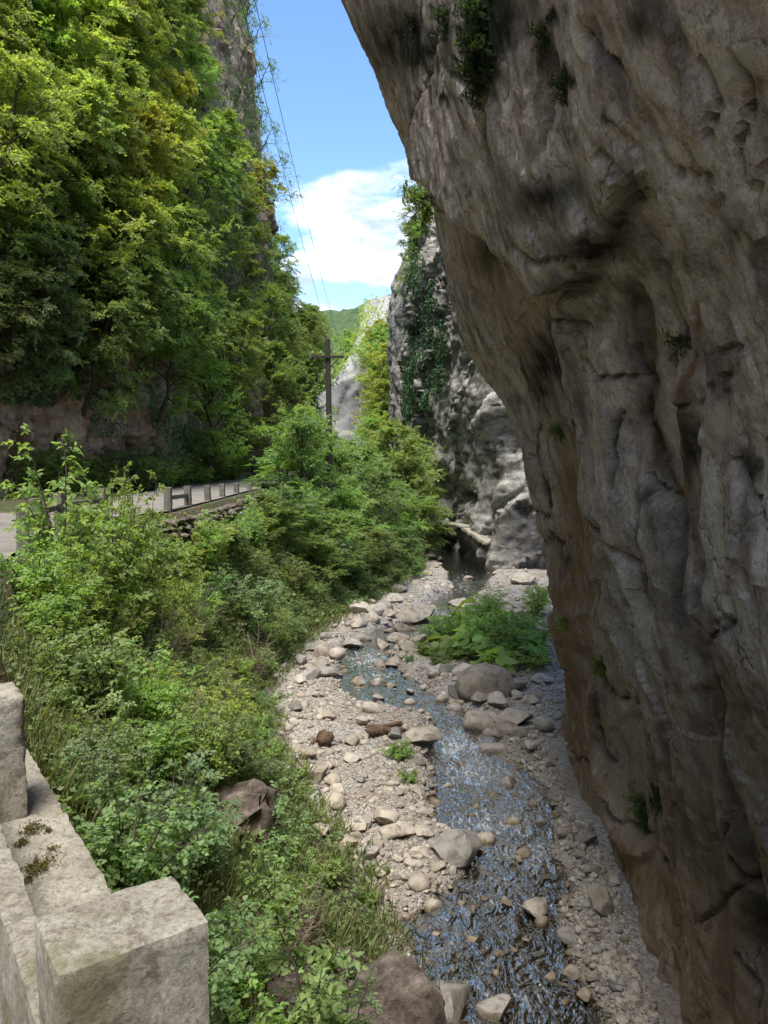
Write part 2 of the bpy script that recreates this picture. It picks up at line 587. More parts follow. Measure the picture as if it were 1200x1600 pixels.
def road_mat():
    m, t, out = new_mat('road_surface')
    pos = N(t, 'ShaderNodeNewGeometry').outputs['Position']
    n1 = noise_tex(t, pos, 1.2, 7, 0.6); n2 = noise_tex(t, pos, 40, 4, 0.7)
    c = ramp(t, n1, [(0.3, (0.15, 0.135, 0.115)), (0.6, (0.24, 0.22, 0.195)), (0.75, (0.17, 0.145, 0.11))])
    c = mixc(t, 0.6, c, ramp(t, n2, [(0.3, (0.65, 0.65, 0.65)), (0.7, (1.1, 1.1, 1.1))]), 'MULTIPLY')
    principled(t, out, c, 0.9, bump(t, n2, 0.5, 0.01))
    return m


M['road'] = road_mat()


def concrete_mat():
    m, t, out = new_mat('weathered_concrete')
    pos = N(t, 'ShaderNodeNewGeometry').outputs['Position']
    geo = N(t, 'ShaderNodeNewGeometry')
    n1 = noise_tex(t, pos, 5, 8, 0.65, 0.3); n2 = noise_tex(t, pos, 85, 7, 0.8); n3 = noise_tex(t, pos, 20, 8, 0.75, 0.4)
    c = ramp(t, n1, [(0.30, (0.19, 0.168, 0.132)), (0.5, (0.31, 0.285, 0.232)), (0.68, (0.41, 0.385, 0.325))])
    c = mixc(t, 0.85, c, ramp(t, n2, [(0.34, (0.35, 0.34, 0.33)), (0.48, (0.95, 0.95, 0.95)), (0.66, (1.4, 1.4, 1.38))]), 'MULTIPLY')
    # grey-black lichen crust, moss film on upright faces
    lich = rng_(t, n3, 0.52, 0.60)
    c = mixc(t, math_(t, 'MULTIPLY', lich, 0.6), c, (0.12, 0.10, 0.075))
    moss = math_(t, 'MULTIPLY', rng_(t, noise_tex(t, pos, 3.4, 7, 0.7, 0.4), 0.54, 0.66), 0.55)
    c = mixc(t, moss, c, (0.115, 0.11, 0.03))
    pale = rng_(t, noise_tex(t, pos, 7.7, 6, 0.6), 0.62, 0.70)
    c = mixc(t, math_(t, 'MULTIPLY', pale, 0.5), c, (0.38, 0.36, 0.32))
    vor = N(t, 'ShaderNodeTexVoronoi', i_Scale=75.0); L(t, pos, vor.inputs['Vector'])
    pit = rng_(t, vor.outputs[0], 0.30, 0.05)
    pit = math_(t, 'MULTIPLY', pit, rng_(t, n1, 0.45, 0.6))
    h = math_(t, 'ADD', math_(t, 'MULTIPLY', n2, 0.45), math_(t, 'MULTIPLY', n3, 0.6))
    principled(t, out, c, 0.93, bump(t, h, 1.0, 0.013), 0.2)
    return m


M['concrete'] = concrete_mat()
M['moss'] = plain_mat('moss', (0.05, 0.05, 0.010), (0.19, 0.16, 0.03), 60, 0.95, 1.0, 0.02)


def water_mat():
    m, t, out = new_mat('stream_water')
    pos = N(t, 'ShaderNodeNewGeometry').outputs['Position']
    w1 = noise_tex(t, mapping(t, pos, (2.2, 1.2, 1), (0, 0, 0.25)), 1.9, 2, 0.5, 1.3)
    w2 = noise_tex(t, mapping(t, pos, (1.7, 1.0, 1), (0, 0, 0.25)), 6.5, 2, 0.5, 1.6)
    h = math_(t, 'ADD', w1, math_(t, 'MULTIPLY', w2, 0.15))
    nrm = bump(t, h, 1.0, 0.09)
    fr = N(t, 'ShaderNodeFresnel', i_IOR=1.33); L(t, nrm, fr.inputs['Normal'])
    fac = math_(t, 'ADD', math_(t, 'MULTIPLY', fr.outputs[0], 6.0), 0.10, True)
    tr = N(t, 'ShaderNodeBsdfTransparent'); tr.inputs[0].default_value = (0.55, 0.53, 0.44, 1)
    gl = N(t, 'ShaderNodeBsdfGlossy', i_Roughness=0.10); L(t, nrm, gl.inputs['Normal'])
    gl.inputs[0].default_value = (0.97, 0.96, 0.92, 1)
    mx = N(t, 'ShaderNodeMixShader'); L(t, fac, mx.inputs[0]); L(t, tr.outputs[0], mx.inputs[1]); L(t, gl.outputs[0], mx.inputs[2])
    # broken white water in the riffles
    fa = N(t, 'ShaderNodeAttribute', attribute_name='riffle').outputs['Fac']
    fn = noise_tex(t, mapping(t, pos, (3.0, 1.0, 1), (0, 0, 0.15)), 3.4, 8, 0.7, 1.5)
    fm = rng_(t, math_(t, 'ADD', fn, math_(t, 'MULTIPLY', fa, 0.17)), 0.58, 0.80)
    df = N(t, 'ShaderNodeBsdfDiffuse'); df.inputs[0].default_value = (0.72, 0.76, 0.80, 1); L(t, nrm, df.inputs['Normal'])
    mx2 = N(t, 'ShaderNodeMixShader'); L(t, math_(t, 'MULTIPLY', fm, 0.6), mx2.inputs[0]); L(t, mx.outputs[0], mx2.inputs[1]); L(t, df.outputs[0], mx2.inputs[2])
    L(t, mx2.outputs[0], out.inputs[0])
    return m


M['water'] = water_mat()

# ------------------------------------------------------------------ plan of the gorge
ROAD_Z = 4.95
XR = [(-16, 2.7), (-3, 2.6), (0, .72), (1.24, -.11), (2.67, -1.06), (4.2, -2.1), (8, -4.2), (12, -5.5), (13.9, -6.15), (15.8, -6.5), (17.8, -6.3), (20, -5.35), (31, -5.1), (40, -5), (50, -4.8), (60, -4.6), (75, -4.5), (130, -4.5)]
XB = [(-16, 3.0), (-3, 2.9), (0, 1.75), (5, 1.0), (8.7, .55), (10.5, 0), (13.4, -1.1), (15.8, -2.1), (19.8, -3.1), (25.7, -2.5), (30, -1.2), (33, .4), (40, 2.0), (54, 2.7), (61, 2.7), (75, 3.0), (130, 3.5)]
# stream edges read off the picture on the water plane: (row, left, right)
STREAM = [(833, 655, 690), (850, 662, 700), (880, 688, 742), (900, 700, 772), (925, 706, 752), (945, 672, 730), (965, 655, 712), (985, 590, 690), (1004, 548, 640), (1025, 530, 612), (1050, 538, 628), (1080, 533, 668), (1105, 560, 720), (1130, 670, 772), (1168, 676, 775), (1195, 682, 812), (1230, 680, 852), (1280, 676, 872), (1315, 720, 868), (1345, 728, 872), (1390, 700, 884), (1445, 628, 880), (1500, 650, 892), (1600, 668, 945)]
_sy, _sl, _sr = [], [], []
for r_, a_, b_ in STREAM:
    p = onz(a_, r_, 0); q = onz(b_, r_, 0)
    _sy.append(p[1]); _sl.append(p[0]); _sr.append(q[0])
_o = np.argsort(_sy)
_sy = np.array(_sy)[_o]; _sl = np.array(_sl)[_o]; _sr = np.array(_sr)[_o]
_sy = np.concatenate([[-16, 0, 5], _sy, [80, 130]])
_sl = np.concatenate([[3.0, 1.85, 1.2], _sl, [_sl[-1] + .5, _sl[-1] + 1]])
_sr = np.concatenate([[4.4, 3.3, 2.9], _sr, [_sr[-1] + 1.2, _sr[-1] + 2.0]])


def stream_in(x, y):
    """metres inside the stream edge (positive in the water)"""
    wob = 0.22 * fbm(np.stack([x * 1.3, y * 1.3, x * 0 + 2.2], -1), 3)
    return np.minimum(x - np.interp(y, _sy, _sl), np.interp(y, _sy, _sr) - x) + wob


def ground_z(x, y):
    x = np.asarray(x, float); y = np.asarray(y, float)
    xr = np.interp(y, *np.array(XR).T); xb = np.interp(y, *np.array(XB).T)
    t = np.clip((x - xr) / np.maximum(xb - xr, .6), 0, 1)
    p3 = np.stack([x, y, x * 0], -1)
    zb = 4.55 * (1 - t) ** 1.15 + 0.45 * fbm(p3 * .5, 4) * np.sin(np.pi * t)
    n = fbm(p3 * .35 + 5, 4) * .14 + fbm(p3 * 1.9, 3) * .05
    bed = 0.14 + n + 0.05 * np.clip(x - xb, 0, 3)
    s = stream_in(x, y)
    bed = bed * (1 - sstep(-.35, .25, s)) + (-.16 + .5 * n) * sstep(-.35, .25, s)
    z = np.where(t < 1, np.maximum(zb, bed * sstep(.8, 1, t)) + bed * sstep(.75, 1, t) * .6, bed)
    z = np.where(x < xr, ROAD_Z - .05 + (x < xr - 4.6) * .05, z)
    return z, t


# ------------------------------------------------------------------ ground, road, water
ys = np.concatenate([np.arange(-16, 4, .4), np.arange(4, 20, .09), np.arange(20, 40, .13), np.arange(40, 75, .28), np.arange(75, 131, 1.4)])
xs = np.concatenate([np.arange(-24, -8, .5), np.arange(-8, 5, .09), np.arange(5, 10, .2), np.arange(10, 26, 1.0)])
GX, GY = np.meshgrid(xs, ys, indexing='ij')
GZ, GT = ground_z(GX, GY)
me = mesh_np('ground', np.stack([GX, GY, GZ], -1).reshape(-1, 3), grid_faces(*GX.shape), [M['ground']], True,
             attrs={'bank': np.clip((1 - GT) * 6, 0, 1)})
tag(obj('ground', me), kind='structure')

big = np.array([[-1500, -400, -1.2], [1500, -400, -1.2], [1500, 2600, -1.2], [-1500, 2600, -1.2]])
tag(obj('terrain', mesh_np('terrain', big, np.array([[0, 1, 2, 3]]), [M['hill']])), kind='structure')

ry = np.concatenate([np.arange(-16, 20, .5), np.arange(20, 76, 1.0)])
rx = np.interp(ry, *np.array(XR).T)
cols = []
for k, w in enumerate(np.linspace(0.02, 3.7, 9)):
    xx = rx - 0.25 - w
    zz = ROAD_Z + .03 * np.sin(k / 8 * np.pi) + .015 * pnoise(np.stack([xx, ry, ry * 0], -1))
    cols.append(np.stack([xx, ry, zz], -1))
G = np.stack(cols, 0)
tag(obj('road', mesh_np('road', G.reshape(-1, 3), grid_faces(*G.shape[:2]), [M['road']], True)), kind='structure')

wy = np.concatenate([np.arange(-16, 6, .6), np.arange(6, 30, .12), np.arange(30, 80, .3)])
wu = np.linspace(-.35, 1.35, 30)
WY = np.repeat(wy[None], 30, 0)
a_ = np.interp(wy, _sy, _sl) - .5; b_ = np.interp(wy, _sy, _sr) + .5
WX = a_[None] + (b_ - a_)[None] * np.linspace(0, 1, 30)[:, None]
WZ = .016 * fbm(np.stack([WX * 3, WY * 1.6, WX * 0], -1), 3) + .002
pxw, pyw = proj(np.stack([WX, WY, WZ], -1))
rif = np.zeros_like(WX)
for (cx, cy_, sx_, sy_, amp) in [(715, 1165, 55, 28, 1.0), (740, 1205, 60, 25, .9), (770, 1290, 80, 30, .8), (830, 1335, 50, 25, .8), (575, 1030, 40, 20, .9), (590, 1055, 40, 10, .6), (720, 915, 30, 18, .6), (690, 960, 35, 12, .7), (700, 1470, 45, 40, .2), (830, 1560, 60, 40, .45), (760, 1400, 90, 40, .35)]:
    rif = np.maximum(rif, amp * np.exp(-((pxw - cx) / sx_) ** 2 - ((pyw - cy_) / sy_) ** 2))
me = mesh_np('stream', np.stack([WX, WY, WZ], -1).reshape(-1, 3), grid_faces(*WX.shape), [M['water']], True, attrs={'riffle': rif})
tag(obj('stream', me), kind='structure')


# ------------------------------------------------------------------ cliffs
def resample(path, step):
    p = np.array(path, float)
    # smooth the plan line a little
    d = np.concatenate([[0], np.cumsum(np.linalg.norm(np.diff(p, axis=0), axis=1))])
    s = np.arange(0, d[-1], step) if np.isscalar(step) else step
    q = np.stack([np.interp(s, d, p[:, 0]), np.interp(s, d, p[:, 1])], -1)
    return s, q


def smooth1(q, k):
    for _ in range(k):
        q[1:-1] = .25 * q[:-2] + .5 * q[1:-1] + .25 * q[2:]
    return q


CLIFFS = {}


def cliff(name, path, z, step, offset, disp, mat, smooth_n=20, side=1, attr=None, extra=None):
    """offset(q, z): metres pushed out towards the gorge; disp(P3): relief"""
    s, q = resample(path, step)
    q = smooth1(q, smooth_n)
    tg = norm(np.gradient(q, axis=0))
    nr = np.stack([tg[:, 1], -tg[:, 0]], -1) * side
    Q = np.repeat(q[:, None], len(z), 1); NR = np.repeat(nr[:, None], len(z), 1)
    Z = np.repeat(z[None], len(q), 0)
    O = offset(Q, Z)
    P = np.concatenate([Q + NR * O[..., None], Z[..., None]], -1)
    D = disp(P, s, z)
    ca = None
    if extra is not None:
        D2, ca = extra(P)
        D = D + D2
    du = np.gradient(P, axis=0); dv = np.gradient(P, axis=1)
    nn = norm(np.cross(du, dv)) * side
    P2 = P + nn * D[..., None]
    F = grid_faces(*Z.shape)
    if side < 0:
        F = F[:, ::-1]
    me = mesh_np(name, P2.reshape(-1, 3), F, [mat], True, colattrs={'stain': ca.reshape(-1, 4)} if ca is not None else None)
    if name in ('cliff_overhang', 'cliff_wooded'):
        me.set_sharp_from_angle(angle=R(26))
    o = obj(name, me)
    tag(o, kind='structure')
    px, py = proj(P2)
    CLIFFS[name] = dict(P=P2.reshape(-1, 3), N=nn.reshape(-1, 3), px=px.ravel(), py=py.ravel(), o=o)
    return o


def poly_dist(px, py, poly):
    d = np.full(px.shape, 1e9)
    for (x0, y0), (x1, y1) in zip(poly[:-1], poly[1:]):
        vx, vy = x1 - x0, y1 - y0
        t = np.clip(((px - x0) * vx + (py - y0) * vy) / (vx * vx + vy * vy + 1e-9), 0, 1)
        d = np.minimum(d, np.hypot(px - x0 - t * vx, py - y0 - t * vy))
    return d


def in_poly(px, py, poly):
    c = np.zeros(px.shape, bool)
    n = len(poly)
    for i in range(n):
        x0, y0 = poly[i]; x1, y1 = poly[(i + 1) % n]
        cond = ((y0 > py) != (y1 > py))
        xi = (x1 - x0) * (py - y0) / ((y1 - y0) if y1 != y0 else 1e-9) + x0
        c ^= cond & (px < xi)
    return c


def signed(px, py, poly):
    d = poly_dist(px, py, list(poly) + [poly[0]])
    return np.where(in_poly(px, py, poly), d, -d)


E_TAB = [(-2, 3.8), (0, 3.75), (1, 3.76), (2, 3.68), (4, 3.15), (5, 2.78), (6.5, 2.36), (7.4, 1.9), (8, 1.5), (8.85, 1.12), (9.7, .8), (11, .52), (12.1, .44), (12.9, .3), (13.9, -.1), (15.2, -.7), (16.5, -1.2), (20, -1.8), (24, -1.3), (30, 1.5)]
B_TAB = [(-14, .2), (0, -.2), (5, -.35), (8.7, -.6), (11.3, -.2), (13.4, -.35), (15.5, 0), (20, 0)]
UPPER = [(300, -400), (1700, -400), (1700, 1600), (1300, 1420), (1115, 1010), (1092, 800), (1080, 600), (1068, 520), (1050, 430), (1020, 360), (978, 312), (955, 330), (940, 380), (920, 425), (880, 468), (835, 482), (760, 420), (700, 352), (655, 300), (540, 280), (300, 100)]
BAND = [(560, 250), (655, 292), (700, 352), (760, 420), (832, 484), (826, 540), (848, 640), (868, 700), (874, 780), (892, 870), (898, 960), (760, 960), (640, 640), (560, 400)]
GROOVES = [  # polyline in the picture, half-width px, depth m
    ([(1015, 800), (1026, 950), (1078, 1075), (1092, 1175), (1115, 1275), (1140, 1375), (1168, 1475), (1195, 1560)], 17, .30),
    ([(1000, 780), (985, 715), (962, 620), (935, 490)], 15, .12),
    ([(895, 850), (906, 920), (900, 980), (897, 1100), (905, 1175), (917, 1225), (935, 1290)], 8, .20),
    ([(925, 900), (945, 995), (965, 1080), (998, 1200), (1006, 1262)], 14, .22),
    ([(870, 700), (876, 790), (893, 850)], 8, .18),
    ([(1036, 400), (1058, 470), (1066, 545)], 8, .30),
    ([(935, 245), (962, 290), (950, 330)], 6, .25),
    ([(1165, 310), (1185, 270), (1200, 262)], 4, .15),
    ([(800, 455), (832, 482), (868, 478)], 7, .25),
    ([(826, 500), (826, 545), (850, 650), (866, 700)], 7, .25),
    ([(1100, 330), (1130, 560), (1150, 800), (1175, 1100)], 22, .06),
    ([(880, 520), (900, 640), (950, 800), (985, 960)], 16, .10),
    ([(985, 450), (1010, 600), (1040, 780), (1075, 900)], 12, .09),
    ([(1060, 1100), (1075, 1250), (1110, 1420), (1130, 1600)], 12, .14),
    ([(960, 1130), (985, 1300), (1010, 1400), (1040, 1600)], 9, .12),
    ([(1180, 1150), (1200, 1330), (1240, 1500)], 14, .14),
    ([(690, 340), (720, 420), (780, 540), (840, 640)], 9, .10),
    ([(700, 470), (760, 590), (810, 700), (850, 860)], 9, .12)]
_g = np.random.default_rng(83)
CRACKS = []
for _ in range(46):
    x_, y_ = _g.uniform(680, 1200), _g.uniform(30, 1500)
    d_ = np.array([_g.normal(.45, .35), 1.0]) if x_ < 1000 or _g.random() < .8 else np.array([1.0, -.6])
    d_ = d_ / np.linalg.norm(d_)
    pl_ = [(x_, y_)]
    for _k in range(_g.integers(3, 7)):
        d_ = d_ + _g.normal(0, .28, 2); d_ = d_ / np.linalg.norm(d_)
        s_ = _g.uniform(16, 44); x_ += d_[0] * s_; y_ += d_[1] * s_
        pl_.append((x_, y_))
    CRACKS.append((pl_, _g.uniform(2.2, 4.0), _g.uniform(.04, .11)))
RIBS = [([(925, 1090), (925, 1160), (945, 1250), (985, 1330)], 11, .16), ([(870, 960), (872, 1100), (880, 1180)], 12, .10),
        ([(1040, 620), (1050, 780), (1075, 950)], 18, .10), ([(905, 560), (925, 700), (960, 850)], 18, .09)]


def right_off(Q, Z):
    y = Q[..., 1]
    zz = np.minimum(Z, 8.2 + .62 * np.maximum(y, -2))
    far = sstep(17.5, 22, Q[..., 0] * 0 + np.maximum(y, 0)) + sstep(4.6, 9, Q[..., 0])
    ov = 3.75 - np.interp(zz, *np.array(E_TAB).T)
    b = -np.interp(y, *np.array(B_TAB).T) * (1 - sstep(5, 11, Z))
    return (ov + b) * (1 - .55 * np.clip(far, 0, 1))


def right_disp(P, s, z):
    S = np.repeat(s[:, None], len(z), 1); Z = P[..., 2]
    low = 1 - sstep(4, 10, Z)
    fl = ridged(np.stack([S * .55 + Z * .16, Z * .07, S * 0 + 1], -1), 3) * .07
    fl2 = ridged(np.stack([S * 1.9 + Z * .5, Z * .22, S * 0 + 4], -1), 3) * .028
    d = fl * (.5 + .6 * low) + fl2 * (.35 + .65 * low)
    d += fbm(P * .45 + 3, 2) * .13 + fbm(P * np.array([2.1, 2.1, .8]), 4, .6) * .022 + ridged(P * np.array([1.0, 1.0, .5]) + 7, 3) * .02
    W = P + .25 * np.stack([fbm(P * 1.3, 2), fbm(P * 1.3 + 40, 2), fbm(P * 1.3 + 90, 2)], -1)
    d += facet(W * np.array([1.1, 1.1, .4]), 1) * .035 + facet(W * np.array([3.4, 3.4, 1.5]), 2) * .026 + facet(W * np.array([8.5, 8.5, 4.5]), 6) * .010 + fbm(P * 9.0, 3, .65) * .012
    return d


def right_extra(P):
    px, py = proj(P)
    wx = 7 * fbm(P * 1.6 + 31, 3); wy_ = 7 * fbm(P * 1.6 + 77, 3)
    px = px + wx; py = py + wy_
    D = np.zeros(px.shape)
    D += .17 * (sstep(-10, 22, signed(px, py, UPPER)) - 1) - .07
    D -= .30 * sstep(-6, 7, signed(px, py, BAND)) * (1 - .6 * sstep(840, 960, py))
    for pl, w, dep in GROOVES:
        D -= .75 * dep * np.exp(-(poly_dist(px, py, pl) / w) ** 2)
    for pl, w, dep in CRACKS:
        q_ = poly_dist(px, py, pl)
        D -= dep * np.exp(-(q_ / w) ** 2) + .1 * dep * np.exp(-(q_ / (w * 4)) ** 2)
    for pl, w, dep in RIBS:
        D += dep * np.exp(-(poly_dist(px, py, pl) / w) ** 2)
    fade = sstep(-700, -250, py) * (1 - sstep(2100, 2600, py)) * (1 - sstep(1500, 2400, px)) * (px < 5000)
    D *= fade
    C = np.zeros(px.shape + (4,))
    rag = 26 * fbm(P * 2.4 + 11, 4)

    def blob(cx, cy_, rx_, ry_, e_=.5):
        r_ = np.hypot((px + rag * .5 - cx) / rx_, (py + rag * .8 - cy_) / ry_)
        return 1 - sstep(1 - e_, 1 + e_, r_)

    def line(pl, w):
        return np.exp(-(poly_dist(px + rag * .25, py, pl) / w) ** 2)
    dk = C[..., 0]
    for b in [(640, 60, 70, 55, .8), (700, 150, 18, 10, .5), (760, 60, 45, 75, .7), (870, 130, 13, 16, .5), (835, 100, 14, 18, .6), (905, 400, 42, 34, .9), (870, 455, 30, 16, .9), (945, 190, 10, 8, .6), (1010, 40, 25, 30, .9), (720, 410, 18, 30, .7), (800, 590, 20, 60, .8), (1130, 615, 8, 6, .5), (1190, 725, 14, 20, .5), (1060, 700, 20, 40, .9), (850, 310, 50, 34, 1.0)]:
        dk[:] = np.maximum(dk, .85 * blob(*b))
    for pl, w, a in [([(928, 470), (940, 560), (962, 640), (990, 730), (1012, 800), (1030, 960), (1080, 1080), (1095, 1180), (1140, 1380), (1195, 1560)], 15, .75),
                     ([(1040, 410), (1060, 480), (1068, 550)], 9, 1.0), ([(965, 270), (958, 320), (935, 370)], 9, .8), ([(1090, 560), (1085, 800), (1100, 1000)], 9, .35),
                     ([(905, 420), (895, 520)], 12, .5), ([(930, 880), (960, 1020), (1000, 1200)], 12, .45), ([(870, 500), (880, 640), (900, 760)], 9, .35)]:
        dk[:] = np.maximum(dk, a * line(pl, w))
    for pl, w, dep in CRACKS:
        dk[:] = np.maximum(dk, .8 * np.exp(-(poly_dist(px, py, pl) / (w * .9)) ** 2))
    oc = C[..., 1]
    for pl, w, a in [([(945, 500), (958, 590), (972, 680), (985, 735)], 8, .9), ([(1038, 440), (1048, 560), (1055, 760), (1045, 860)], 8, .8),
                     ([(850, 760), (870, 960), (880, 1130), (930, 1270), (1000, 1400)], 40, .75), ([(700, 420), (780, 560), (840, 740)], 40, .35), ([(930, 1080), (945, 1240)], 22, .6)]:
        oc[:] = np.maximum(oc, a * line(pl, w))
    oc[:] = np.maximum(oc, .6 * sstep(800, 1450, py) * (px < 1350))
    pl_ = C[..., 2]
    for b in [(1110, 112, 36, 20, .35), (1135, 92, 22, 14, .3), (1145, 168, 14, 9, .4), (1062, 341, 9, 10, .4), (1130, 672, 25, 26, .4), (1075, 585, 9, 20, .6), (1075, 610, 7, 6, .6), (640, 340, 10, 6, .5), (1150, 390, 8, 30, .8), (1040, 870, 12, 8, .6)]:
        pl_[:] = np.maximum(pl_, blob(*b))
    mo = C[..., 3]
    for b in [(752, 50, 18, 85, .8), (875, 130, 9, 12, .5), (1064, 520, 7, 35, .5), (845, 45, 9, 12, .6), (1000, 1255, 12, 22, .6), (660, 90, 25, 20, .9), (868, 672, 5, 14, .5)]:
        mo[:] = np.maximum(mo, blob(*b))
    C *= fade[..., None]
    return D, C


s_path = [(3.75, -16), (3.75, 15.3), (3.9, 16.6), (4.4, 17.3), (5.6, 17.9), (14, 20)]
step = np.concatenate([np.arange(0, 19, .25), np.arange(19, 36.2, .032), np.arange(36.2, 44, .3)])
zz_ = np.concatenate([np.arange(-1.5, 0, .25), np.arange(0, 18.5, .034), np.arange(18.5, 34, .5)])
cliff('cliff_overhang', s_path, zz_, step, right_off, right_disp, M['cliff_near'], 6, -1, extra=right_extra)

# rock face upstream with the ivy, streaked grey
def r2_off(Q, Z):
    o = np.interp(Z, [-2, 0, 4, 9, 12, 18, 22, 25, 28, 34], [-.1, 0, .7, 1.5, 1.6, 1.2, .7, -.3, -2.5, -9])
    return o * (.45 + .55 * sstep(38, 56, Q[..., 1]))


def r2_disp(P, s, z):
    S = np.repeat(s[:, None], len(z), 1); Z = P[..., 2]
    u = S * .8 + Z * .55; v = S * .25 - Z * .7
    w1 = .5 * fbm(P * .7, 3)
    d = ridged(np.stack([u * .5, v * .16, S * 0], -1), 3, .5) * .16
    d += facet(np.stack([u * .55 + w1, v * .22 + w1, S * 0 + .3], -1), 5) * .75 + facet(np.stack([u * 1.5 + w1, v * .4, S * 0 + .3 + w1], -1), 6) * .20 + facet(np.stack([u * 3.6 + w1, v * 1.2, w1], -1), 7) * .06
    d += fbm(P * .3 + 2, 2) * .6 + fbm(P * 3.0, 3) * .025
    px, py = proj(P)
    d -= 1.0 * np.exp(-(poly_dist(px, py, [(728, 775), (742, 782)]) / 9) ** 2)
    return d


cliff('cliff_streaked', [(16, 41), (9.5, 40.2), (6.6, 40.6), (5.6, 43.5), (5.35, 50), (4.3, 54), (3.6, 58), (3.6, 63), (5.5, 67), (14, 69)],
      np.arange(-1.5, 29.5, .11), .11, r2_off, r2_disp, M['cliff_grey'], 25, -1)


def r3_off(Q, Z):
    return np.interp(Z, [-2, 10, 20, 24, 27, 34], [0, .4, .5, -.1, -1.8, -9])


def r3_disp(P, s, z):
    return ridged(P * np.array([.5, .5, .18]), 4) * .3 + fbm(P * 1.5, 4) * .12 + facet(P * np.array([.6, .6, .25]), 3) * .5 + facet(P * np.array([1.5, 1.5, .8]), 4) * .2


cliff('cliff_pillar', [(14, 74), (4.5, 73.5), (2.3, 75), (1.4, 78), (1.8, 83), (5, 88), (14, 92)], np.arange(-1.5, 33, .2), .2, r3_off, r3_disp, M['cliff_grey'], 15, -1)


def pale_off(Q, Z):
    top = 17.0 + .85 * (Q[..., 0] + 6)
    return -2.5 * np.clip(Z - top, 0, 20) + .0 * Z


def pale_disp(P, s, z):
    return ridged(P * np.array([.35, .35, .06]), 4) * .5 + fbm(P * np.array([.9, .9, .3]), 4) * .15 + facet(P * np.array([.35, .35, .15]), 3) * .5


cliff('cliff_pale', [(14, 104), (4, 107), (-1, 110), (-5, 110), (-9, 112), (-20, 118)], np.arange(-1.5, 34, .3), .3, pale_off, pale_disp, M['cliff_pale'], 12, -1)

# wooded cliff on the road side
LEFT_PATH = [(-20, -16), (-17.5, 5), (-15.5, 16), (-14.3, 23), (-13.3, 27.5), (-11.8, 30.5), (-10.7, 34), (-10.3, 40), (-9.8, 47), (-9.0, 54), (-8.6, 58), (-9.6, 61.5), (-16, 66)]


def left_off(Q, Z):
    y = Q[..., 1]
    o = -.10 * np.clip(Z - 20, 0, 60) - .16 * np.clip(Z - 9, 0, 60) * (1 - sstep(30, 50, y))
    return o + .35 * np.exp(-((Z - 12) / 3) ** 2)


def left_disp(P, s, z):
    d = ridged(P * np.array([.28, .28, .12]), 4) * .5 + fbm(P * .9 + 9, 4) * .2 + fbm(P * 3.2, 3) * .06 + facet(P * np.array([.5, .5, .35]) + .3 * fbm(P, 2)[..., None], 2) * .5 + facet(P * np.array([1.3, 1.3, .8]) + .3 * fbm(P * 1.5 + 3, 2)[..., None], 9) * (.2 + .3 * (1 - sstep(8, 12, P[..., 2])))
    return d


cliff('cliff_wooded', LEFT_PATH, np.concatenate([np.arange(4, 26, .16), np.arange(26, 52, .3)]), .17, left_off, left_disp, M['cliff_left'], 25, 1)


def spur_off(Q, Z):
    return -.32 * np.clip(Z - 5, 0, 60) - 3 * np.clip(Z - 22, 0, 60)


cliff('cliff_spur', [(-16, 56), (-10.0, 61), (-7.4, 68), (-5.8, 76), (-6.4, 84), (-12, 92), (-22, 97)], np.arange(-1, 28, .3), .3, spur_off, left_disp, M['cliff_left'], 15, 1)

# far wooded hill closing the gorge
hx = np.linspace(-260, 260, 130); hy = np.linspace(300, 620, 80)
HX, HY = np.meshgrid(hx, hy, indexing='ij')
HZ = 88 * np.exp(-((HX + 20) / 190) ** 2) * sstep(300, 430, HY) * (1.02 - .2 * sstep(500, 620, HY)) + 5 * fbm(np.stack([HX * .03, HY * .03, HX * 0], -1), 3) + 2.6 * fbm(np.stack([HX * .16, HY * .16, HX * 0], -1), 3) - 6
tag(obj('hills', mesh_np('hills', np.stack([HX, HY, HZ], -1).reshape(-1, 3), grid_faces(*HX.shape), [M['hill']], True)), kind='structure')

#PART2

# ------------------------------------------------------------------ stones
def ico(sub):
    import bmesh
    bm = bmesh.new()
    bmesh.ops.create_icosphere(bm, subdivisions=sub, radius=1.0)
    bm.verts.ensure_lookup_table()
    V = np.array([v.co[:] for v in bm.verts]); F = np.array([[v.index for v in f.verts] for f in bm.faces])
    bm.free()
    return V, F


ICO = {k: ico(k) for k in (1, 2, 3, 4)}


def rock_shape(seed, sub, sc, cuts=7, rough=.10, round_=.0):
    g = np.random.default_rng(seed)
    V, F = ICO[sub]
    V = V.copy()
    for _ in range(cuts):
        n = norm(g.normal(size=3)); d = g.uniform(.42, .78)
        h = V @ n
        V = V - np.clip(h - d, 0, None)[:, None] * n * (1 - round_)
    V = V * (1 + rough * fbm(V * 1.4 + seed * 3.1, 3)[:, None]) + norm(V) * (rough * .35 * fbm(V * 5 + seed, 3))[:, None]
    V = V * np.array(sc)
    V /= np.abs(V[:, :2]).max()
    return V, F


ROCKS = []
for k in range(12):
    g = np.random.default_rng(100 + k)
    V, F = rock_shape(200 + k, 3, (1, g.uniform(.65, .95), g.uniform(.5, .8)), 13 if k < 9 else 6, .10, .0 if k < 9 else .4)
    me = mesh_np('boulder_shape', V, F, [M['stone']], attrs={'rnd': np.zeros(len(V))})
    me.polygons.foreach_set('use_smooth', np.ones(len(F), dtype=bool))
    me.set_sharp_from_angle(angle=R(38))
    ROCKS.append((me, V[:, 2].min(), V[:, 2].max()))
SLAB = []
for k in range(2):
    V, F = rock_shape(300 + k, 3, (1, .5, .22), 10, .08)
    SLAB.append((mesh_np('slab_shape', V, F, [M['stone']], attrs={'rnd': np.zeros(len(V))}), V[:, 2].min(), V[:, 2].max()))

placed = []


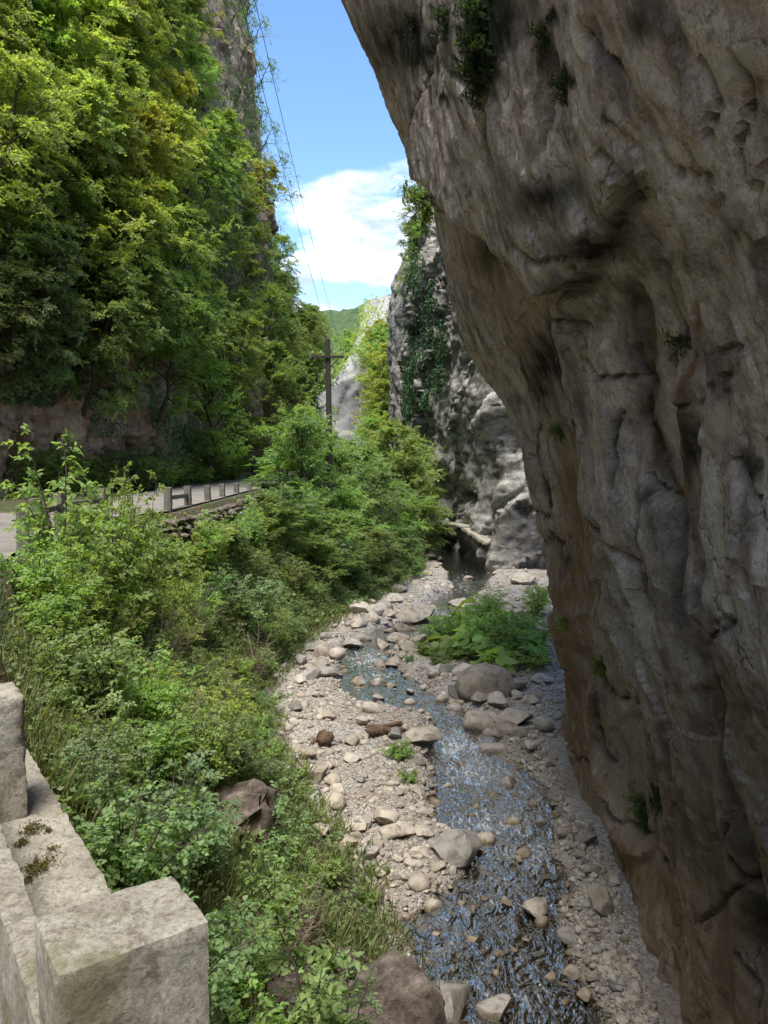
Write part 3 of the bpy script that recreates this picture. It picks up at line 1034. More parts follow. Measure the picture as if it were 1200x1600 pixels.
def stone(name, px, py, w, label, group, proto=None, rz=None, slab=False, sink=.22, cat='boulder'):
    zg = 0.1
    for _ in range(3):
        p = onz(px, py + .18 * w, zg)
        zg = float(ground_z(p[0], p[1])[0])
        zg = max(zg, -.12)
    r = .5 * w * p[1] / FPX * (1.5 if w >= 20 else 1.3)
    pr = random.choice(SLAB) if slab else (ROCKS[proto] if proto is not None else random.choice(ROCKS))
    o = obj(name, pr[0])
    h = (pr[2] - pr[1]) * r
    o.location = (p[0], p[1], zg - pr[1] * r - sink * h)
    if group in ('stones standing in the stream', 'small stones in the water'):
        o.location.z = -pr[1] * r - .5 * h
    o.scale = (r, r, r)
    o.rotation_euler = (random.uniform(-.15, .15), random.uniform(-.15, .15), random.uniform(0, 6.28) if rz is None else rz)
    placed.append((p[0], p[1], r))
    tag(o, label, cat, group)
    return o


stone('boulder', 648, 965, 50, 'large blocky pale boulder standing between stream and wooded bank', None, 2, .3, sink=.15)
stone('boulder', 760, 1072, 66, 'big rounded grey boulder at the foot of the leafy gravel bar', None, 9, .2)
stone('boulder', 709, 1318, 64, 'broad flat-topped cream boulder jutting into the stream', None, 3, .1, sink=.4)
stone('boulder', 700, 1560, 88, 'large tan boulder in the stream against the brown outcrop', None, 5, 1.2, sink=.35)
stone('boulder', 839, 1424, 46, 'angular cream boulder standing alone in the stream shallows', None, 4, .5)
stone('boulder', 657, 1154, 46, 'buff boulder beside the driftwood with its end in the rapids', None, 6, .2)
stone('boulder', 774, 1244, 38, 'flat oblong cream slab lying in midstream', None, None, .05, True, .2)
stone('boulder', 779, 1166, 46, 'long flat brown slab at the right edge of the rapids', None, None, .1, True, .2)
for (a, b, w) in [(615, 937, 30), (619, 917, 27), (556, 952, 35), (560, 973, 30), (587, 957, 30), (606, 969, 22), (550, 994, 34), (567, 988, 26), (675, 950, 18), (580, 968, 20), (632, 985, 24), (600, 948, 22)]:
    stone('boulder', a, b, w, 'pale boulder in the pile where the wooded bank meets the stream', 'boulder pile under the wooded bank')
for (a, b, w) in [(723, 1085, 36), (775, 1094, 36), (690, 1096, 24), (712, 1104, 22), (750, 1109, 52), (798, 1124, 48), (829, 1125, 28), (808, 1085, 22), (729, 1050, 40), (770, 1125, 30), (740, 1128, 26), (785, 1143, 34), (812, 1146, 24), (690, 1070, 22), (760, 1150, 26), (838, 1090, 22), (752, 1090, 24)]:
    stone('boulder', a, b, w, 'tan boulder in the heap below the leafy gravel bar', 'boulder heap below the leafy bar')
for (a, b, w) in [(525, 1033, 22), (541, 1029, 18), (490, 1012, 22), (506, 1019, 26), (487, 1054, 30), (517, 1052, 26), (538, 1050, 18), (470, 1035, 20), (500, 1040, 22), (640, 1012, 26), (625, 1000, 30), (655, 1000, 20), (610, 1020, 16), (468, 1062, 22)]:
    stone('boulder', a, b, w, 'cream boulder lining the upper bend of the stream', 'boulders lining the upper bend')
for (a, b, w) in [(592, 1041, 22), (560, 1067, 26), (637, 1050, 18), (754, 923, 18), (746, 931, 16), (710, 944, 18), (650, 1116, 32), (640, 1102, 18), (668, 1133, 26), (757, 1317, 24), (820, 1340, 26), (793, 1227, 30), (720, 1200, 16), (736, 1479, 18), (703, 1363, 20), (771, 1588, 44), (812, 1352, 16), (700, 920, 14), (730, 905, 14), (690, 900, 14), (800, 1290, 20), (850, 1380, 18), (745, 1265, 16), (700, 1235, 18), (830, 1265, 16), (790, 1420, 18), (720, 1420, 16), (860, 1540, 18), (780, 1500, 16), (680, 1470, 14), (820, 1480, 14), (610, 1075, 16), (590, 1095, 18), (640, 1085, 16), (560, 1035, 14), (750, 1340, 18)]:
    stone('boulder', a, b, w, 'pale stone breaking the surface of the stream', 'stones standing in the stream', sink=.4)
for (a, b, w) in [(443, 1203, 32), (467, 1211, 30), (440, 1220, 24), (606, 1303, 30), (627, 1295, 34), (543, 1317, 26), (576, 1336, 28), (657, 1333, 24), (520, 1255, 30), (500, 1300, 28), (560, 1290, 34), (590, 1320, 20), (470, 1180, 34), (430, 1150, 28), (530, 1240, 26), (640, 1350, 18), (600, 1280, 40), (660, 1300, 30), (690, 1290, 22)]:
    stone('boulder', a, b, w, 'cream boulder half sunk in the wide gravel bank', 'boulders on the gravel bank')
for (a, b, w) in [(890, 1460, 32), (893, 1520, 34), (928, 1528, 22), (912, 1314, 28), (880, 1300, 22), (905, 1345, 20), (940, 1410, 40), (915, 1290, 24), (960, 1375, 24), (925, 1360, 22), (870, 1260, 20), (880, 1480, 18), (950, 1480, 18), (905, 1490, 16), (860, 1460, 16)]:
    stone('boulder', a, b, w, 'grey stone on the shingle at the foot of the overhanging cliff', 'stones under the overhanging cliff')
stone('boulder', 821, 907, 32, 'smooth pale boulder where the streaked cliff meets the bar', None, 8, .2)

# smaller stones picked by the picture, spread over the gravel
WALLX = [(-16, 3.3), (5, 3.3), (8.7, 3.05), (11.3, 3.45), (13.4, 3.3), (16.3, 3.6), (17.5, 4.6), (19, 9), (39, 8.5), (43, 5.4), (50, 5.2), (54, 4.1), (62, 3.5)]


def on_gravel(x, y, margin=0.0):
    return (x > np.interp(y, *np.array(XB).T) + margin) & (x < np.interp(y, *np.array(WALLX).T))


n_small = 0
tries = 0
g = np.random.default_rng(5)
while n_small < 200 and tries < 9000:
    tries += 1
    a = g.uniform(400, 1010); b = 850 + 750 * g.random() ** .75
    p = onz(a, b, .1)
    if not on_gravel(p[0], p[1], -.1): continue
    s_in = float(stream_in(p[0], p[1]))
    if s_in > .15 and g.random() < .88: continue
    w = 11 + 18 * g.random() ** 2.2
    r = .5 * w * p[1] / FPX
    if any((p[0] - q[0]) ** 2 + (p[1] - q[1]) ** 2 < (.8 * (q[2] + r)) ** 2 for q in placed): continue
    if s_in > .15:
        stone('river_stone', a, b, w, 'small wet stone poking out of the stream', 'small stones in the water', sink=.45, cat='stone')
    elif p[0] > np.interp(p[1], _sy, _sr):
        stone('river_stone', a, b, w, 'small pale stone on the shingle right of the stream', 'small stones between stream and cliff', cat='stone')
    else:
        stone('river_stone', a, b, w, 'small pale stone on the gravel bank beside the wooded slope', 'small stones on the gravel bank', cat='stone')
    n_small += 1

# countless cobbles and pebbles
def pebbles(name, n, smin, smax, sub, seed, power, xmax=9.0, ymax=60):
    g = np.random.default_rng(seed)
    pts = []
    while len(pts) < n:
        m = n * 4
        a = g.uniform(390, 1040, m); b = 838 + 790 * g.random(m) ** .8
        d = np.stack([(a - 600) / FPX, _cp + (800 - b) / FPX * _sp, -_sp + (800 - b) / FPX * _cp], -1)
        t_ = (.08 - CAM[2]) / d[:, 2]
        P = CAM + d * t_[:, None]
        ok = on_gravel(P[:, 0], P[:, 1], -.15) & (P[:, 1] < ymax)
        si = stream_in(P[:, 0], P[:, 1])
        ok &= (si < .1) | (g.random(m) < .5)
        clump = fbm(np.stack([P[:, 0] * .8, P[:, 1] * .8, P[:, 0] * 0 + seed], -1), 3)
        ok &= clump > g.uniform(-.75, .15, m)
        pts += list(P[ok][:n - len(pts)])
    P = np.array(pts)
    V0, F0 = ICO[sub]
    size = smin + (smax - smin) * g.random(n) ** power
    size *= np.clip(P[:, 1] / 16, .75, 1.9)
    sc = size[:, None] * np.stack([g.uniform(.8, 1.1, n), g.uniform(.55, .95, n), g.uniform(.35, .7, n)], -1)
    th = g.uniform(0, 6.28, n)
    W = V0[None] * (1 + .25 * g.normal(size=(n, len(V0), 1)) * (.6 if sub == 1 else .35))
    W = W * sc[:, None]
    c, s_ = np.cos(th)[:, None], np.sin(th)[:, None]
    X = W[..., 0] * c - W[..., 1] * s_; Y = W[..., 0] * s_ + W[..., 1] * c
    tx = g.normal(0, .25, n)[:, None]
    Zz = W[..., 2] + Y * tx
    gz, _ = ground_z(P[:, 0], P[:, 1])
    V = np.stack([X + P[:, 0:1], Y + P[:, 1:2], Zz + (gz + sc[:, 2] * .35)[:, None]], -1)
    F = (F0[None] + (np.arange(n) * len(V0))[:, None, None]).reshape(-1, 3)
    me = mesh_np(name, V.reshape(-1, 3), F, [M['stone']], True, attrs={'rnd': np.repeat(g.random(n), len(V0))})
    tag(obj(name, me), 'loose pale cobbles and pebbles covering the stream bed and banks', 'gravel', kind='stuff')


pebbles('cobbles', 4600, .03, .105, 2, 21, 2.4)
pebbles('gravel', 26000, .012, .045, 1, 22, 1.6)

# outcrops on the bank
def outcrop(name, px, py, Y, w, h, seed, label, dep=.8, up=.0):
    p = at(px, py, Y)
    V, F = rock_shape(seed, 4, (1, dep, h), 12, .16, .15)
    V = V + norm(V) * (.10 * ridged(V * 3.5 + seed, 4, .6) + .07 * facet(V * 2.6 + seed, 3))[:, None]
    me = mesh_np(name, V, F, [M['outcrop']], True)
    me.set_sharp_from_angle(angle=R(40))
    o = obj(name, me)
    r = w * .5 * Y / FPX
    o.scale = (r, r, r); o.location = (p[0], p[1], p[2] + up)
    tag(o, label, 'rock')
    return o


outcrop('rock_outcrop', 366, 1300, 9.0, 145, .75, 41, 'weathered brown rock outcrop rising from the leafy slope')
outcrop('rock_outcrop', 588, 1600, 7.2, 205, .8, 53, 'big pitted brown rock at the stream edge below the sapling')
outcrop('rock_outcrop', 460, 1560, 6.4, 95, .7, 47, 'small half-buried rock among dry grass beside the sapling')
outcrop('rock_outcrop', 540, 1505, 6.9, 52, 1.25, 49, 'dark wedge of rock leaning on the big pitted rock', .5)


# ------------------------------------------------------------------ roadside concrete
def rough_box(name, hx_, hy_, hz_, step, r=.012, rough=.004, seed=0, mat='concrete', chip=1.0):
    import bmesh
    bm = bmesh.new()
    ns = [max(2, int(round(2 * h / step))) for h in (hx_, hy_, hz_)]
    H = (hx_, hy_, hz_)
    vid = {}
    def vv(i, j, k):
        key = (i, j, k)
        if key not in vid:
            vid[key] = len(vid)
        return vid[key]
    F = []
    for ax in range(3):
        u, w = [(1, 2), (2, 0), (0, 1)][ax]
        for side in (0, ns[ax]):
            for a in range(ns[u]):
                for b in range(ns[w]):
                    q = []
                    for (da, db) in ((0, 0), (1, 0), (1, 1), (0, 1)):
                        ijk = [0, 0, 0]; ijk[ax] = side; ijk[u] = a + da; ijk[w] = b + db
                        q.append(vv(*ijk))
                    F.append(q if side else q[::-1])
    bm.free()
    K = np.array(list(vid.keys()), float)
    Hh = np.array(H)
    P = (K / np.array(ns) * 2 - 1) * Hh
    rr = np.clip(r * (1 + chip * 1.6 * np.clip(fbm(P * 14 + seed, 3), -.3, 1.2)), .002, min(H) * .8)[:, None]
    q = np.clip(P, -Hh + rr, Hh - rr)
    P2 = q + rr * norm(P - q) * (np.linalg.norm(P - q, axis=1, keepdims=True) > 1e-6)
    nn = norm(P - q + 1e-9)
    P2 = P2 + nn * (rough * fbm(P * 22 + seed * 3, 4, .65) + rough * 1.3 * fbm(P * 6 + seed, 2))[:, None]
    me = mesh_np(name, P2, np.array(F), [M[mat]], True)
    me.set_sharp_from_angle(angle=R(45))
    return me


RD = np.array([-.57, .82]); RD /= np.linalg.norm(RD)      # along the parapet, away from the camera
RP = np.array([RD[1], -RD[0]])                              # across it, towards the stream
RANG = math.atan2(RD[1], RD[0]) - math.pi / 2


def rail_pt(p, s):
    return RP * p + RD * s


ZT = 6.5 - .82
A0 = np.array([-.4615, 1.2905]); sA = A0 @ RD; pA = A0 @ RP
pm = rough_box('post', .125, .092, .36, .011, .006, .002, 3)
pm2 = rough_box('post', .115, .10, .36, .014, .014, .004, 9)
rail_m = rough_box('rail', .034, .77, .085, .02, .010, .004, 5)
q = rail_pt(pA, sA)
o = obj('concrete_post', pm); o.location = (q[0], q[1], ZT - .36); o.rotation_euler = (0, 0, RANG)
tag(o, 'square lichen-stained concrete post with a broad worn top, rail ending behind it', 'post')
B0 = np.array([-1.37, 2.564])
sB = B0 @ RD; pB = B0 @ RP
o = obj('concrete_post', pm2); o.location = (B0[0], B0[1], ZT - .36); o.rotation_euler = (0.02, 0, RANG)
tag(o, 'rounded-top concrete post with moss at its foot on the parapet', 'post')
mid = rail_pt(.26, (sA + sB) / 2)
o = obj('concrete_rail', rail_m); o.location = (mid[0], mid[1], 5.5 - .085); o.rotation_euler = (0, 0, RANG)
o.scale = (1, (sB - sA - .12) / 1.54, 1)
tag(o, 'smooth concrete rail joining the two mossy parapet posts', 'rail')
wall_m = rough_box('parapet', .157, 3.4, .55, .03, .010, .005, 12)
mid = rail_pt(.41, sA + 1.2)
o = obj('parapet_wall', wall_m); o.location = (mid[0], mid[1], ZT - .43 - .55); o.rotation_euler = (0, 0, RANG)
tag(o, 'low rough grey concrete parapet wall carrying the posts', 'wall')
for (a, b, rr, hh) in [(50, 1298, .045, .007), (60, 1356, .055, .008), (32, 1320, .025, .005), (80, 1330, .022, .005), (75, 1300, .018, .004), (48, 1375, .025, .005)]:
    p = onz(a, b, ZT - .43)
    gm = np.random.default_rng(int(a)); mm = int(260000 * rr * rr) + 60
    q2 = gm.normal(0, rr * .42, (mm, 2)) * np.array([1, 1.3])
    ok_ = fbm(np.stack([q2[:, 0] * 38, q2[:, 1] * 38, q2[:, 0] * 0 + a], -1), 3) > -.12
    q2 = q2[ok_]; mm = len(q2)
    lb = LeafB()
    lb.add(np.stack([q2[:, 0], q2[:, 1], gm.uniform(-.002, hh, mm)], -1), np.stack([gm.normal(0, .8, mm), gm.normal(0, .8, mm), np.ones(mm)], -1), gm.normal(0, 1, (mm, 3)), gm.uniform(.005, .010, mm), gm.uniform(.0015, .003, mm))
    o = obj('moss_cushion', lb.mesh('moss_cushion', M['moss']))
    tag(o, kind='stuff')
    o.location = (p[0], p[1], p[2] + .002)
    tag(o, 'olive moss cushion on the parapet top beside a post', 'moss', 'moss on the parapet')

# the posts further along the road
far_post = rough_box('post', .095, .095, .40, .06, .02, .008, 21, 'darkened_concrete')
far_rail = rough_box('rail', .045, .9, .06, .09, .012, .004, 22, 'darkened_concrete')
bend = [(-5.66, 12.0), (-6.30, 13.9), (-6.68, 15.8), (-6.5, 17.8)]
straight = []
for (a, b, Y) in [(262, 760, 20.2), (293, 758, 22.3), (324, 757, 24.4), (347, 755, 26.6), (369, 754, 28.8), (389, 753, 31.0)]:
    p = at(a, b, Y); straight.append((p[0], p[1], p[2]))
seq = [(x, y, ROAD_Z + .73) for x, y in bend] + straight
for i, (x, y, zt) in enumerate(seq):
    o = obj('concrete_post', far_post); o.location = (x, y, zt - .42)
    nx, ny = (seq[i + 1][0] - x, seq[i + 1][1] - y) if i + 1 < len(seq) else (0, 1)
    o.rotation_euler = (random.uniform(-.03, .03), random.uniform(-.03, .03), math.atan2(ny, nx) - math.pi / 2)
    if i < 4:
        tag(o, 'grey concrete guard post half hidden by shrubs on the road bend', 'post', 'guard posts on the road bend')
    else:
        tag(o, 'small concrete guard post in the row above the dry stone wall', 'post', 'guard posts above the stone wall')
for i in range(len(seq) - 1):
    if i == 3 or i > 4: continue
    a, b = np.array(seq[i]), np.array(seq[i + 1])
    d = b - a; ln = np.linalg.norm(d)
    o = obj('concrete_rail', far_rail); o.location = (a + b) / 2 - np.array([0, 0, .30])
    o.rotation_euler = (math.atan2(d[2], math.hypot(d[0], d[1])), 0, math.atan2(d[1], d[0]) - math.pi / 2)
    o.scale = (1, (ln - .16) / 1.8, 1)
    if i < 4: tag(o, 'concrete rail between guard posts on the road bend', 'rail', 'guard rails on the road bend')
    else: tag(o, 'concrete rail between guard posts above the dry stone wall', 'rail', 'guard rails above the stone wall')

# dry stone wall carrying the road
wroot = empty('dry_stone_wall', (-5.3, 19, 4.3))
tag(wroot, 'low dry stone retaining wall under the road edge posts', 'wall')
for row in range(3):
    y = 18.6 + random.random() * .3
    while y < 32:
        ln = random.uniform(.22, .45)
        pr = random.choice(ROCKS)[0]
        x = float(np.interp(y, *np.array(XR).T)) + .12 + .05 * (2 - row) + random.uniform(-.04, .04)
        o = obj('stone', pr, wroot)
        o.location = (x + 5.3, y - 19, .06 + row * .17)
        o.scale = (ln * .55, ln * .6, .15); o.material_slots[0].link = 'OBJECT'; o.material_slots[0].material = M['outcrop']; o.rotation_euler = (random.uniform(-.2, .2), random.uniform(-.2, .2), random.choice((0, 1.57, 3.14)) + random.uniform(-.2, .2))
        y += ln * .95

# broken concrete ledge on the streaked cliff
for (a0, b0, a1, b1, th, lab) in [(681, 808, 722, 823, .14, 'thin broken concrete walkway slab clinging to the streaked cliff'), (722, 831, 758, 841, .2, 'thicker concrete ledge end on the streaked cliff, nearer the bar')]:
    C = CLIFFS['cliff_streaked']
    def near(pxx, pyy):
        dd = (C['px'] - pxx) ** 2 + (C['py'] - pyy) ** 2
        m_ = dd < 120
        if not m_.any(): m_ = dd <= dd.min()
        idx = np.where(m_)[0]
        return C['P'][idx[np.argmin(C['P'][idx][:, 1])]]
    P0, P1 = near(a0, b0), near(a1, b1)
    d = P1 - P0; ln = np.linalg.norm(d)
    me = rough_box('ledge', .42, ln / 2 + .1, th / 2, .12, .04, .03, int(a0))
    o = obj('concrete_ledge', me); o.location = (P0 + P1) / 2
    o.rotation_euler = (math.atan2(d[2], math.hypot(d[0], d[1])), 0, math.atan2(d[1], d[0]) - math.pi / 2)
    tag(o, lab, 'ledge')

# ------------------------------------------------------------------ driftwood
def log(name, a, b, w, ang, rad, seed, label, n=1):
    zg = .2
    p = onz(a, b, zg)
    ln = w * p[1] / FPX
    root = empty(name, (p[0], p[1], float(ground_z(p[0], p[1])[0]) + rad * .7), (0, 0, ang))
    g = np.random.default_rng(seed)
    for k in range(n):
        tb = TubeB()
        t_ = np.linspace(-.5, .5, 12)
        pts = np.stack([t_ * ln * g.uniform(.7, 1.05), g.normal(0, rad * .6) + .05 * np.sin(t_ * 5 + k) + t_ * g.normal(0, .15), g.uniform(-.2, .9) * rad + t_ * g.normal(0, .12)], -1)
        r0 = rad * (1 if k == 0 else g.uniform(.25, .6))
        tb.add(pts, r0 * (1 + .35 * g.normal(0, .5, 12)) * np.concatenate([[.25, .8], np.ones(8), [.8, .2]]), 8)
        obj('log' if k == 0 else 'stick', tb.mesh('wood', M['wood']), root)
    tag(root, label, 'driftwood')


log('driftwood_log', 503, 1160, 46, .5, .13, 3, 'short broken brown log on the gravel bank', 3)
log('driftwood_log', 603, 1150, 66, .12, .11, 4, 'bundle of dark splintered driftwood next to the rapids', 6)
log('driftwood_stick', 790, 1352, 42, .05, .022, 5, 'thin dark stick caught against a stone in midstream', 1)
log('driftwood_stick', 462, 1000, 24, 1.9, .05, 6, 'pale broken branch leaning on the bank above the stream', 2)

# ------------------------------------------------------------------ utility pole and cables
PY = 36.0
ptop = at(512, 530, PY)
gz = float(ground_z(ptop[0], PY)[0])
root = empty('utility_pole', (ptop[0], PY, gz))
tag(root, 'dark weathered timber utility pole rising from the shrubs by the road', 'utility pole')
tb = TubeB()
hgt = ptop[2] - gz
tb.add(np.stack([np.linspace(.10, 0, 9), np.zeros(9), np.linspace(-.3, hgt, 9)], -1), np.linspace(.165, .115, 9), 12)
tb.add([[0, 0, hgt - .002], [0, 0, hgt + .03]], [.115, .01], 12)
obj('shaft', tb.mesh('shaft', M['pole']), root)
carm = at(513, 558, PY)[2] - gz
arm = obj('crossarm', rough_box('crossarm', .75, .055, .06, .1, .01, .002, 31, 'pole'), root); arm.location = (0, -.14, carm)
ATT = []
for xx in (-.68, -.3, .3, .68):
    tb = TubeB()
    tb.add([[0, 0, 0], [0, 0, .08], [0, 0, .1], [0, 0, .14], [0, 0, .15], [0, 0, .2], [0, 0, .21]], [.012, .012, .045, .05, .03, .04, .01], 10)
    i_ = obj('insulator', tb.mesh('insulator', M['insul']), root); i_.location = (xx, -.14, carm + .055)
    ATT.append(np.array([ptop[0] + xx, PY - .14, gz + carm + .2]))
br = TubeB(); br.add([[.5, -.1, carm - .05], [.06, -.02, carm - .55]], .02, 6); br.add([[-.5, -.1, carm - .05], [-.06, -.02, carm - .55]], .02, 6)
obj('brace', br.mesh('brace', M['pole']), root)
for i, (a, lab) in enumerate([(237, 'outermost black cable sagging past the wooded cliff to the pole'), (252, 'second black cable beside the outermost one past the wooded cliff'), (376, 'black cable crossing the bare rock edge of the wooded cliff'), (398, 'black cable nearest open sky running down to the pole')]):
    P0 = at(a, 0, 15.0); P1 = ATT[i]
    d = (P0 - P1) / (P1[1] - P0[1])
    t_ = np.linspace(0, 50, 60)
    pts = P1 + t_[:, None] * d
    # shallow sag that passes through the sighted point
    L0 = P1[1] - P0[1]
    pts[:, 2] -= .0028 * t_ * (L0 - t_)
    tb = TubeB(); tb.add(pts, .0065, 5)
    tag(obj('power_cable', tb.mesh('cable', M['wire'])), lab, 'cable')

# ------------------------------------------------------------------ plants
def rot_about(v, ax, ang):
    ax = ax / np.linalg.norm(ax)
    return v * math.cos(ang) + np.cross(ax, v) * math.sin(ang) + ax * (ax @ v) * (1 - math.cos(ang))


def spray(lb, g, start, d, ln, nl, leaf, wid, up=.75, droop=.25):
    t_ = np.linspace(.12, 1, nl)
    side = np.where(np.arange(nl) % 2 == 0, 1.0, -1.0)
    n0 = norm(np.array([0, 0, 1.0]) * up + g.normal(0, .38, 3))
    s_ = norm(np.cross(d, n0)); n0 = np.cross(s_, d)
    B = start + (t_ + g.normal(0, .06, nl))[:, None] * ln * d + g.normal(0, .04 * ln, (nl, 3)) + np.array([0, 0, -1.0]) * (droop * ln * t_ ** 2)[:, None]
    ang = np.where(t_ > .93, .1, g.uniform(.6, 1.1, nl))
    T = np.cos(ang)[:, None] * d + (np.sin(ang) * side)[:, None] * s_ + g.normal(0, .3, (nl, 3)) + np.array([0, 0, -droop * .8])
    Nn = n0 + g.normal(0, .28, (nl, 3))
    sz = g.uniform(.65, 1.15, nl)
    lb.add(B, T, Nn, leaf * sz, wid * sz)


def make_tree(seed, H, Rr, bare, limbs, subs, sprays, leaf, wid, nl=11, crown_pow=1.0, lean=.0, spl=.45, fine=False):
    g = np.random.default_rng(seed)
    tb = TubeB(); lb = LeafB()
    k = 9
    tz = np.linspace(0, 1, k)
    tr = np.stack([np.cumsum(g.normal(0, .028 * H, k)) + lean * H * tz ** 1.5, np.cumsum(g.normal(0, .028 * H, k)), tz * H], -1)
    tr[:, :2] -= tr[0, :2]
    tr[0, 2] = -.35
    r0 = .016 * H + .02
    tb.add(tr, r0 * (1 - .85 * tz) + .008, 8)
    for i in range(limbs):
        u = bare + (1 - bare) * (i + g.uniform(0, .9)) / limbs
        u = min(u, .99)
        st = np.array([np.interp(u, tz, tr[:, c]) for c in range(3)])
        az_ = i * 2.39996 + g.normal(0, .35)
        v_ = (u - bare) / (1 - bare)
        prof = (math.sin(math.pi * (.18 + .78 * v_)) ** crown_pow) * g.uniform(.7, 1.2)
        ln = Rr * max(prof, .22)
        elv = g.uniform(.05, .5) + .55 * v_
        d = np.array([math.cos(az_) * math.cos(elv), math.sin(az_) * math.cos(elv), math.sin(elv)])
        m_ = 6
        pts = [st]
        dd = d.copy()
        for _ in range(m_ - 1):
            dd = norm(dd + g.normal(0, .16, 3) + np.array([0, 0, .03]))
            pts.append(pts[-1] + dd * ln / (m_ - 1))
        pts = np.array(pts)
        tl = np.linspace(0, 1, m_)
        tb.add(pts, (r0 * .38 * (1 - u * .5)) * (1 - .88 * tl) + .004, 5)
        for j in range(subs):
            w_ = .22 + .78 * (j + g.random()) / subs
            ss = np.array([np.interp(w_, tl, pts[:, c]) for c in range(3)])
            dm = norm(pts[min(m_ - 1, int(w_ * (m_ - 1)) + 1)] - pts[max(0, int(w_ * (m_ - 1)) - 1)])
            sd = norm(dm * .7 + g.normal(0, .75, 3) * np.array([1, 1, .55]))
            sl_ = ln * .42 * g.uniform(.6, 1.25)
            sp = np.array([ss, ss + sd * sl_ * .5 + np.array([0, 0, .02]), ss + sd * sl_ + np.array([0, 0, -.06 * sl_])])
            tb.add(sp, [.011, .007, .003], 4)
            for q_ in range(sprays):
                f = (q_ + .6 + .4 * g.random()) / sprays
                b0 = ss + sd * sl_ * f
                d2 = norm(sd * .75 + g.normal(0, .65, 3) * np.array([1, 1, .4]))
                spray(lb, g, b0, d2, spl * g.uniform(.7, 1.25), nl, leaf, wid)
    return tb.mesh('trunk', M['bark']), lb.mesh('crown', M['leaf'], fine=fine, seed=seed)


TREES = [  # broad, slim, airy, young
    make_tree(1, 6.0, 2.7, .20, 16, 8, 9, .135, .054, 11),
    make_tree(2, 7.0, 2.3, .16, 18, 7, 9, .125, .050, 11),
    make_tree(3, 5.5, 2.9, .22, 14, 8, 9, .14, .056, 11, .8, .12),
    make_tree(4, 6.5, 2.5, .18, 17, 7, 9, .13, .052, 11, 1.2),
    make_tree(5, 6.0, 2.2, .25, 12, 5, 5, .12, .038, 9, 1.0, .1),      # thin, airy
    make_tree(6, 5.0, 2.0, .08, 15, 7, 9, .11, .045, 11)]


def make_bush(seed, H, spread, stems, sprays, leaf, wid, nl, spl, upright=.5, fine=True, fmin=.14):
    g = np.random.default_rng(seed)
    tb = TubeB(); lb = LeafB()
    for i in range(stems):
        az_ = i * 2.4 + g.normal(0, .4)
        out = spread * g.uniform(.3, 1.0)
        h = H * g.uniform(.6, 1.05) * (1 - .3 * (out / spread) ** 2)
        t_ = np.linspace(0, 1, 8)
        curve = t_ ** (1.0 + upright)
        pts = np.stack([.05 * math.cos(az_) + math.cos(az_) * out * curve, .05 * math.sin(az_) + math.sin(az_) * out * curve, h * (t_ - .12 * t_ ** 3) - .12 * (t_ == 0)], -1)
        pts += np.cumsum(g.normal(0, .018 * H, (8, 3)), 0) * t_[:, None]
        tb.add(pts, .011 * (1 - .8 * t_) + .002, 5)
        for q_ in range(sprays):
            f = fmin + (1 - fmin) * (q_ + g.random()) / sprays
            b0 = np.array([np.interp(f, t_, pts[:, c]) for c in range(3)])
            a2 = g.uniform(0, 6.28)
            d2 = norm(np.array([math.cos(a2) + .5 * math.cos(az_), math.sin(a2) + .5 * math.sin(az_), g.uniform(-.1, .6)]))
            ll = spl * g.uniform(.6, 1.25) * (1.1 - .5 * f)
            tb.add(np.array([b0, b0 + d2 * ll * .8]), [.004, .0015], 3)
            spray(lb, g, b0, d2, ll, nl, leaf, wid)
    return tb.mesh('stems', M['bark']), lb.mesh('foliage', M['leaf'], fine=fine, seed=seed)


BUSH = [
    make_bush(11, 1.5, .75, 16, 17, .065, .022, 12, .34),           # hazel-like
    make_bush(12, 1.3, .85, 18, 17, .048, .015, 14, .28),           # small leaved
    make_bush(13, 1.7, .60, 14, 19, .075, .021, 11, .36, .9),       # upright
    make_bush(14, 1.0, .80, 20, 12, .060, .024, 11, .26),           # low, broad
    make_bush(15, 1.4, .8, 17, 16, .055, .026, 12, .30)]
SAPLING = make_bush(16, 2.6, .35, 4, 24, .065, .020, 10, .30, 1.0, True, .42)
HERB = make_bush(17, .55, .35, 12, 8, .06, .020, 8, .16)


def plant(name, proto, loc, scale, label, cat, group, tint, rz=None, tilt=(0, 0), parts=('trunk', 'crown')):
    r_ = empty(name, loc, (tilt[0], tilt[1], random.uniform(0, 6.28) if rz is None else rz), scale)
    a = obj(parts[0], proto[0], r_); b = obj(parts[1], proto[1], r_)
    b.color = (*tint, 1)
    tag(r_, label, cat, group)
    return r_


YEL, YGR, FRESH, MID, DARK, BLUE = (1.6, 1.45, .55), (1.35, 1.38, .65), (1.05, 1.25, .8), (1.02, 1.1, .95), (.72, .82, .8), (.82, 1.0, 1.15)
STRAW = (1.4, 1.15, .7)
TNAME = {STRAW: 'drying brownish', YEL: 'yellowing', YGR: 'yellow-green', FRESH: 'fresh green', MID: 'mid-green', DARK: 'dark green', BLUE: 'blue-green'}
ANCH = [(50, 100, YGR), (150, 60, FRESH), (230, 30, FRESH), (280, 250, FRESH), (260, 330, FRESH), (130, 230, YEL), (190, 300, YEL), (60, 330, YGR), (150, 400, YEL), (250, 440, YGR), (330, 100, YGR), (340, 180, YGR), (370, 300, YGR), (420, 350, YEL), (330, 400, MID), (60, 450, MID), (60, 560, DARK), (180, 560, MID), (250, 580, FRESH), (340, 470, YGR), (400, 460, YGR), (330, 620, FRESH), (450, 460, MID), (480, 400, MID), (430, 560, MID), (400, 650, MID), (470, 560, MID), (220, 160, FRESH), (100, 20, FRESH), (20, 250, YGR)]


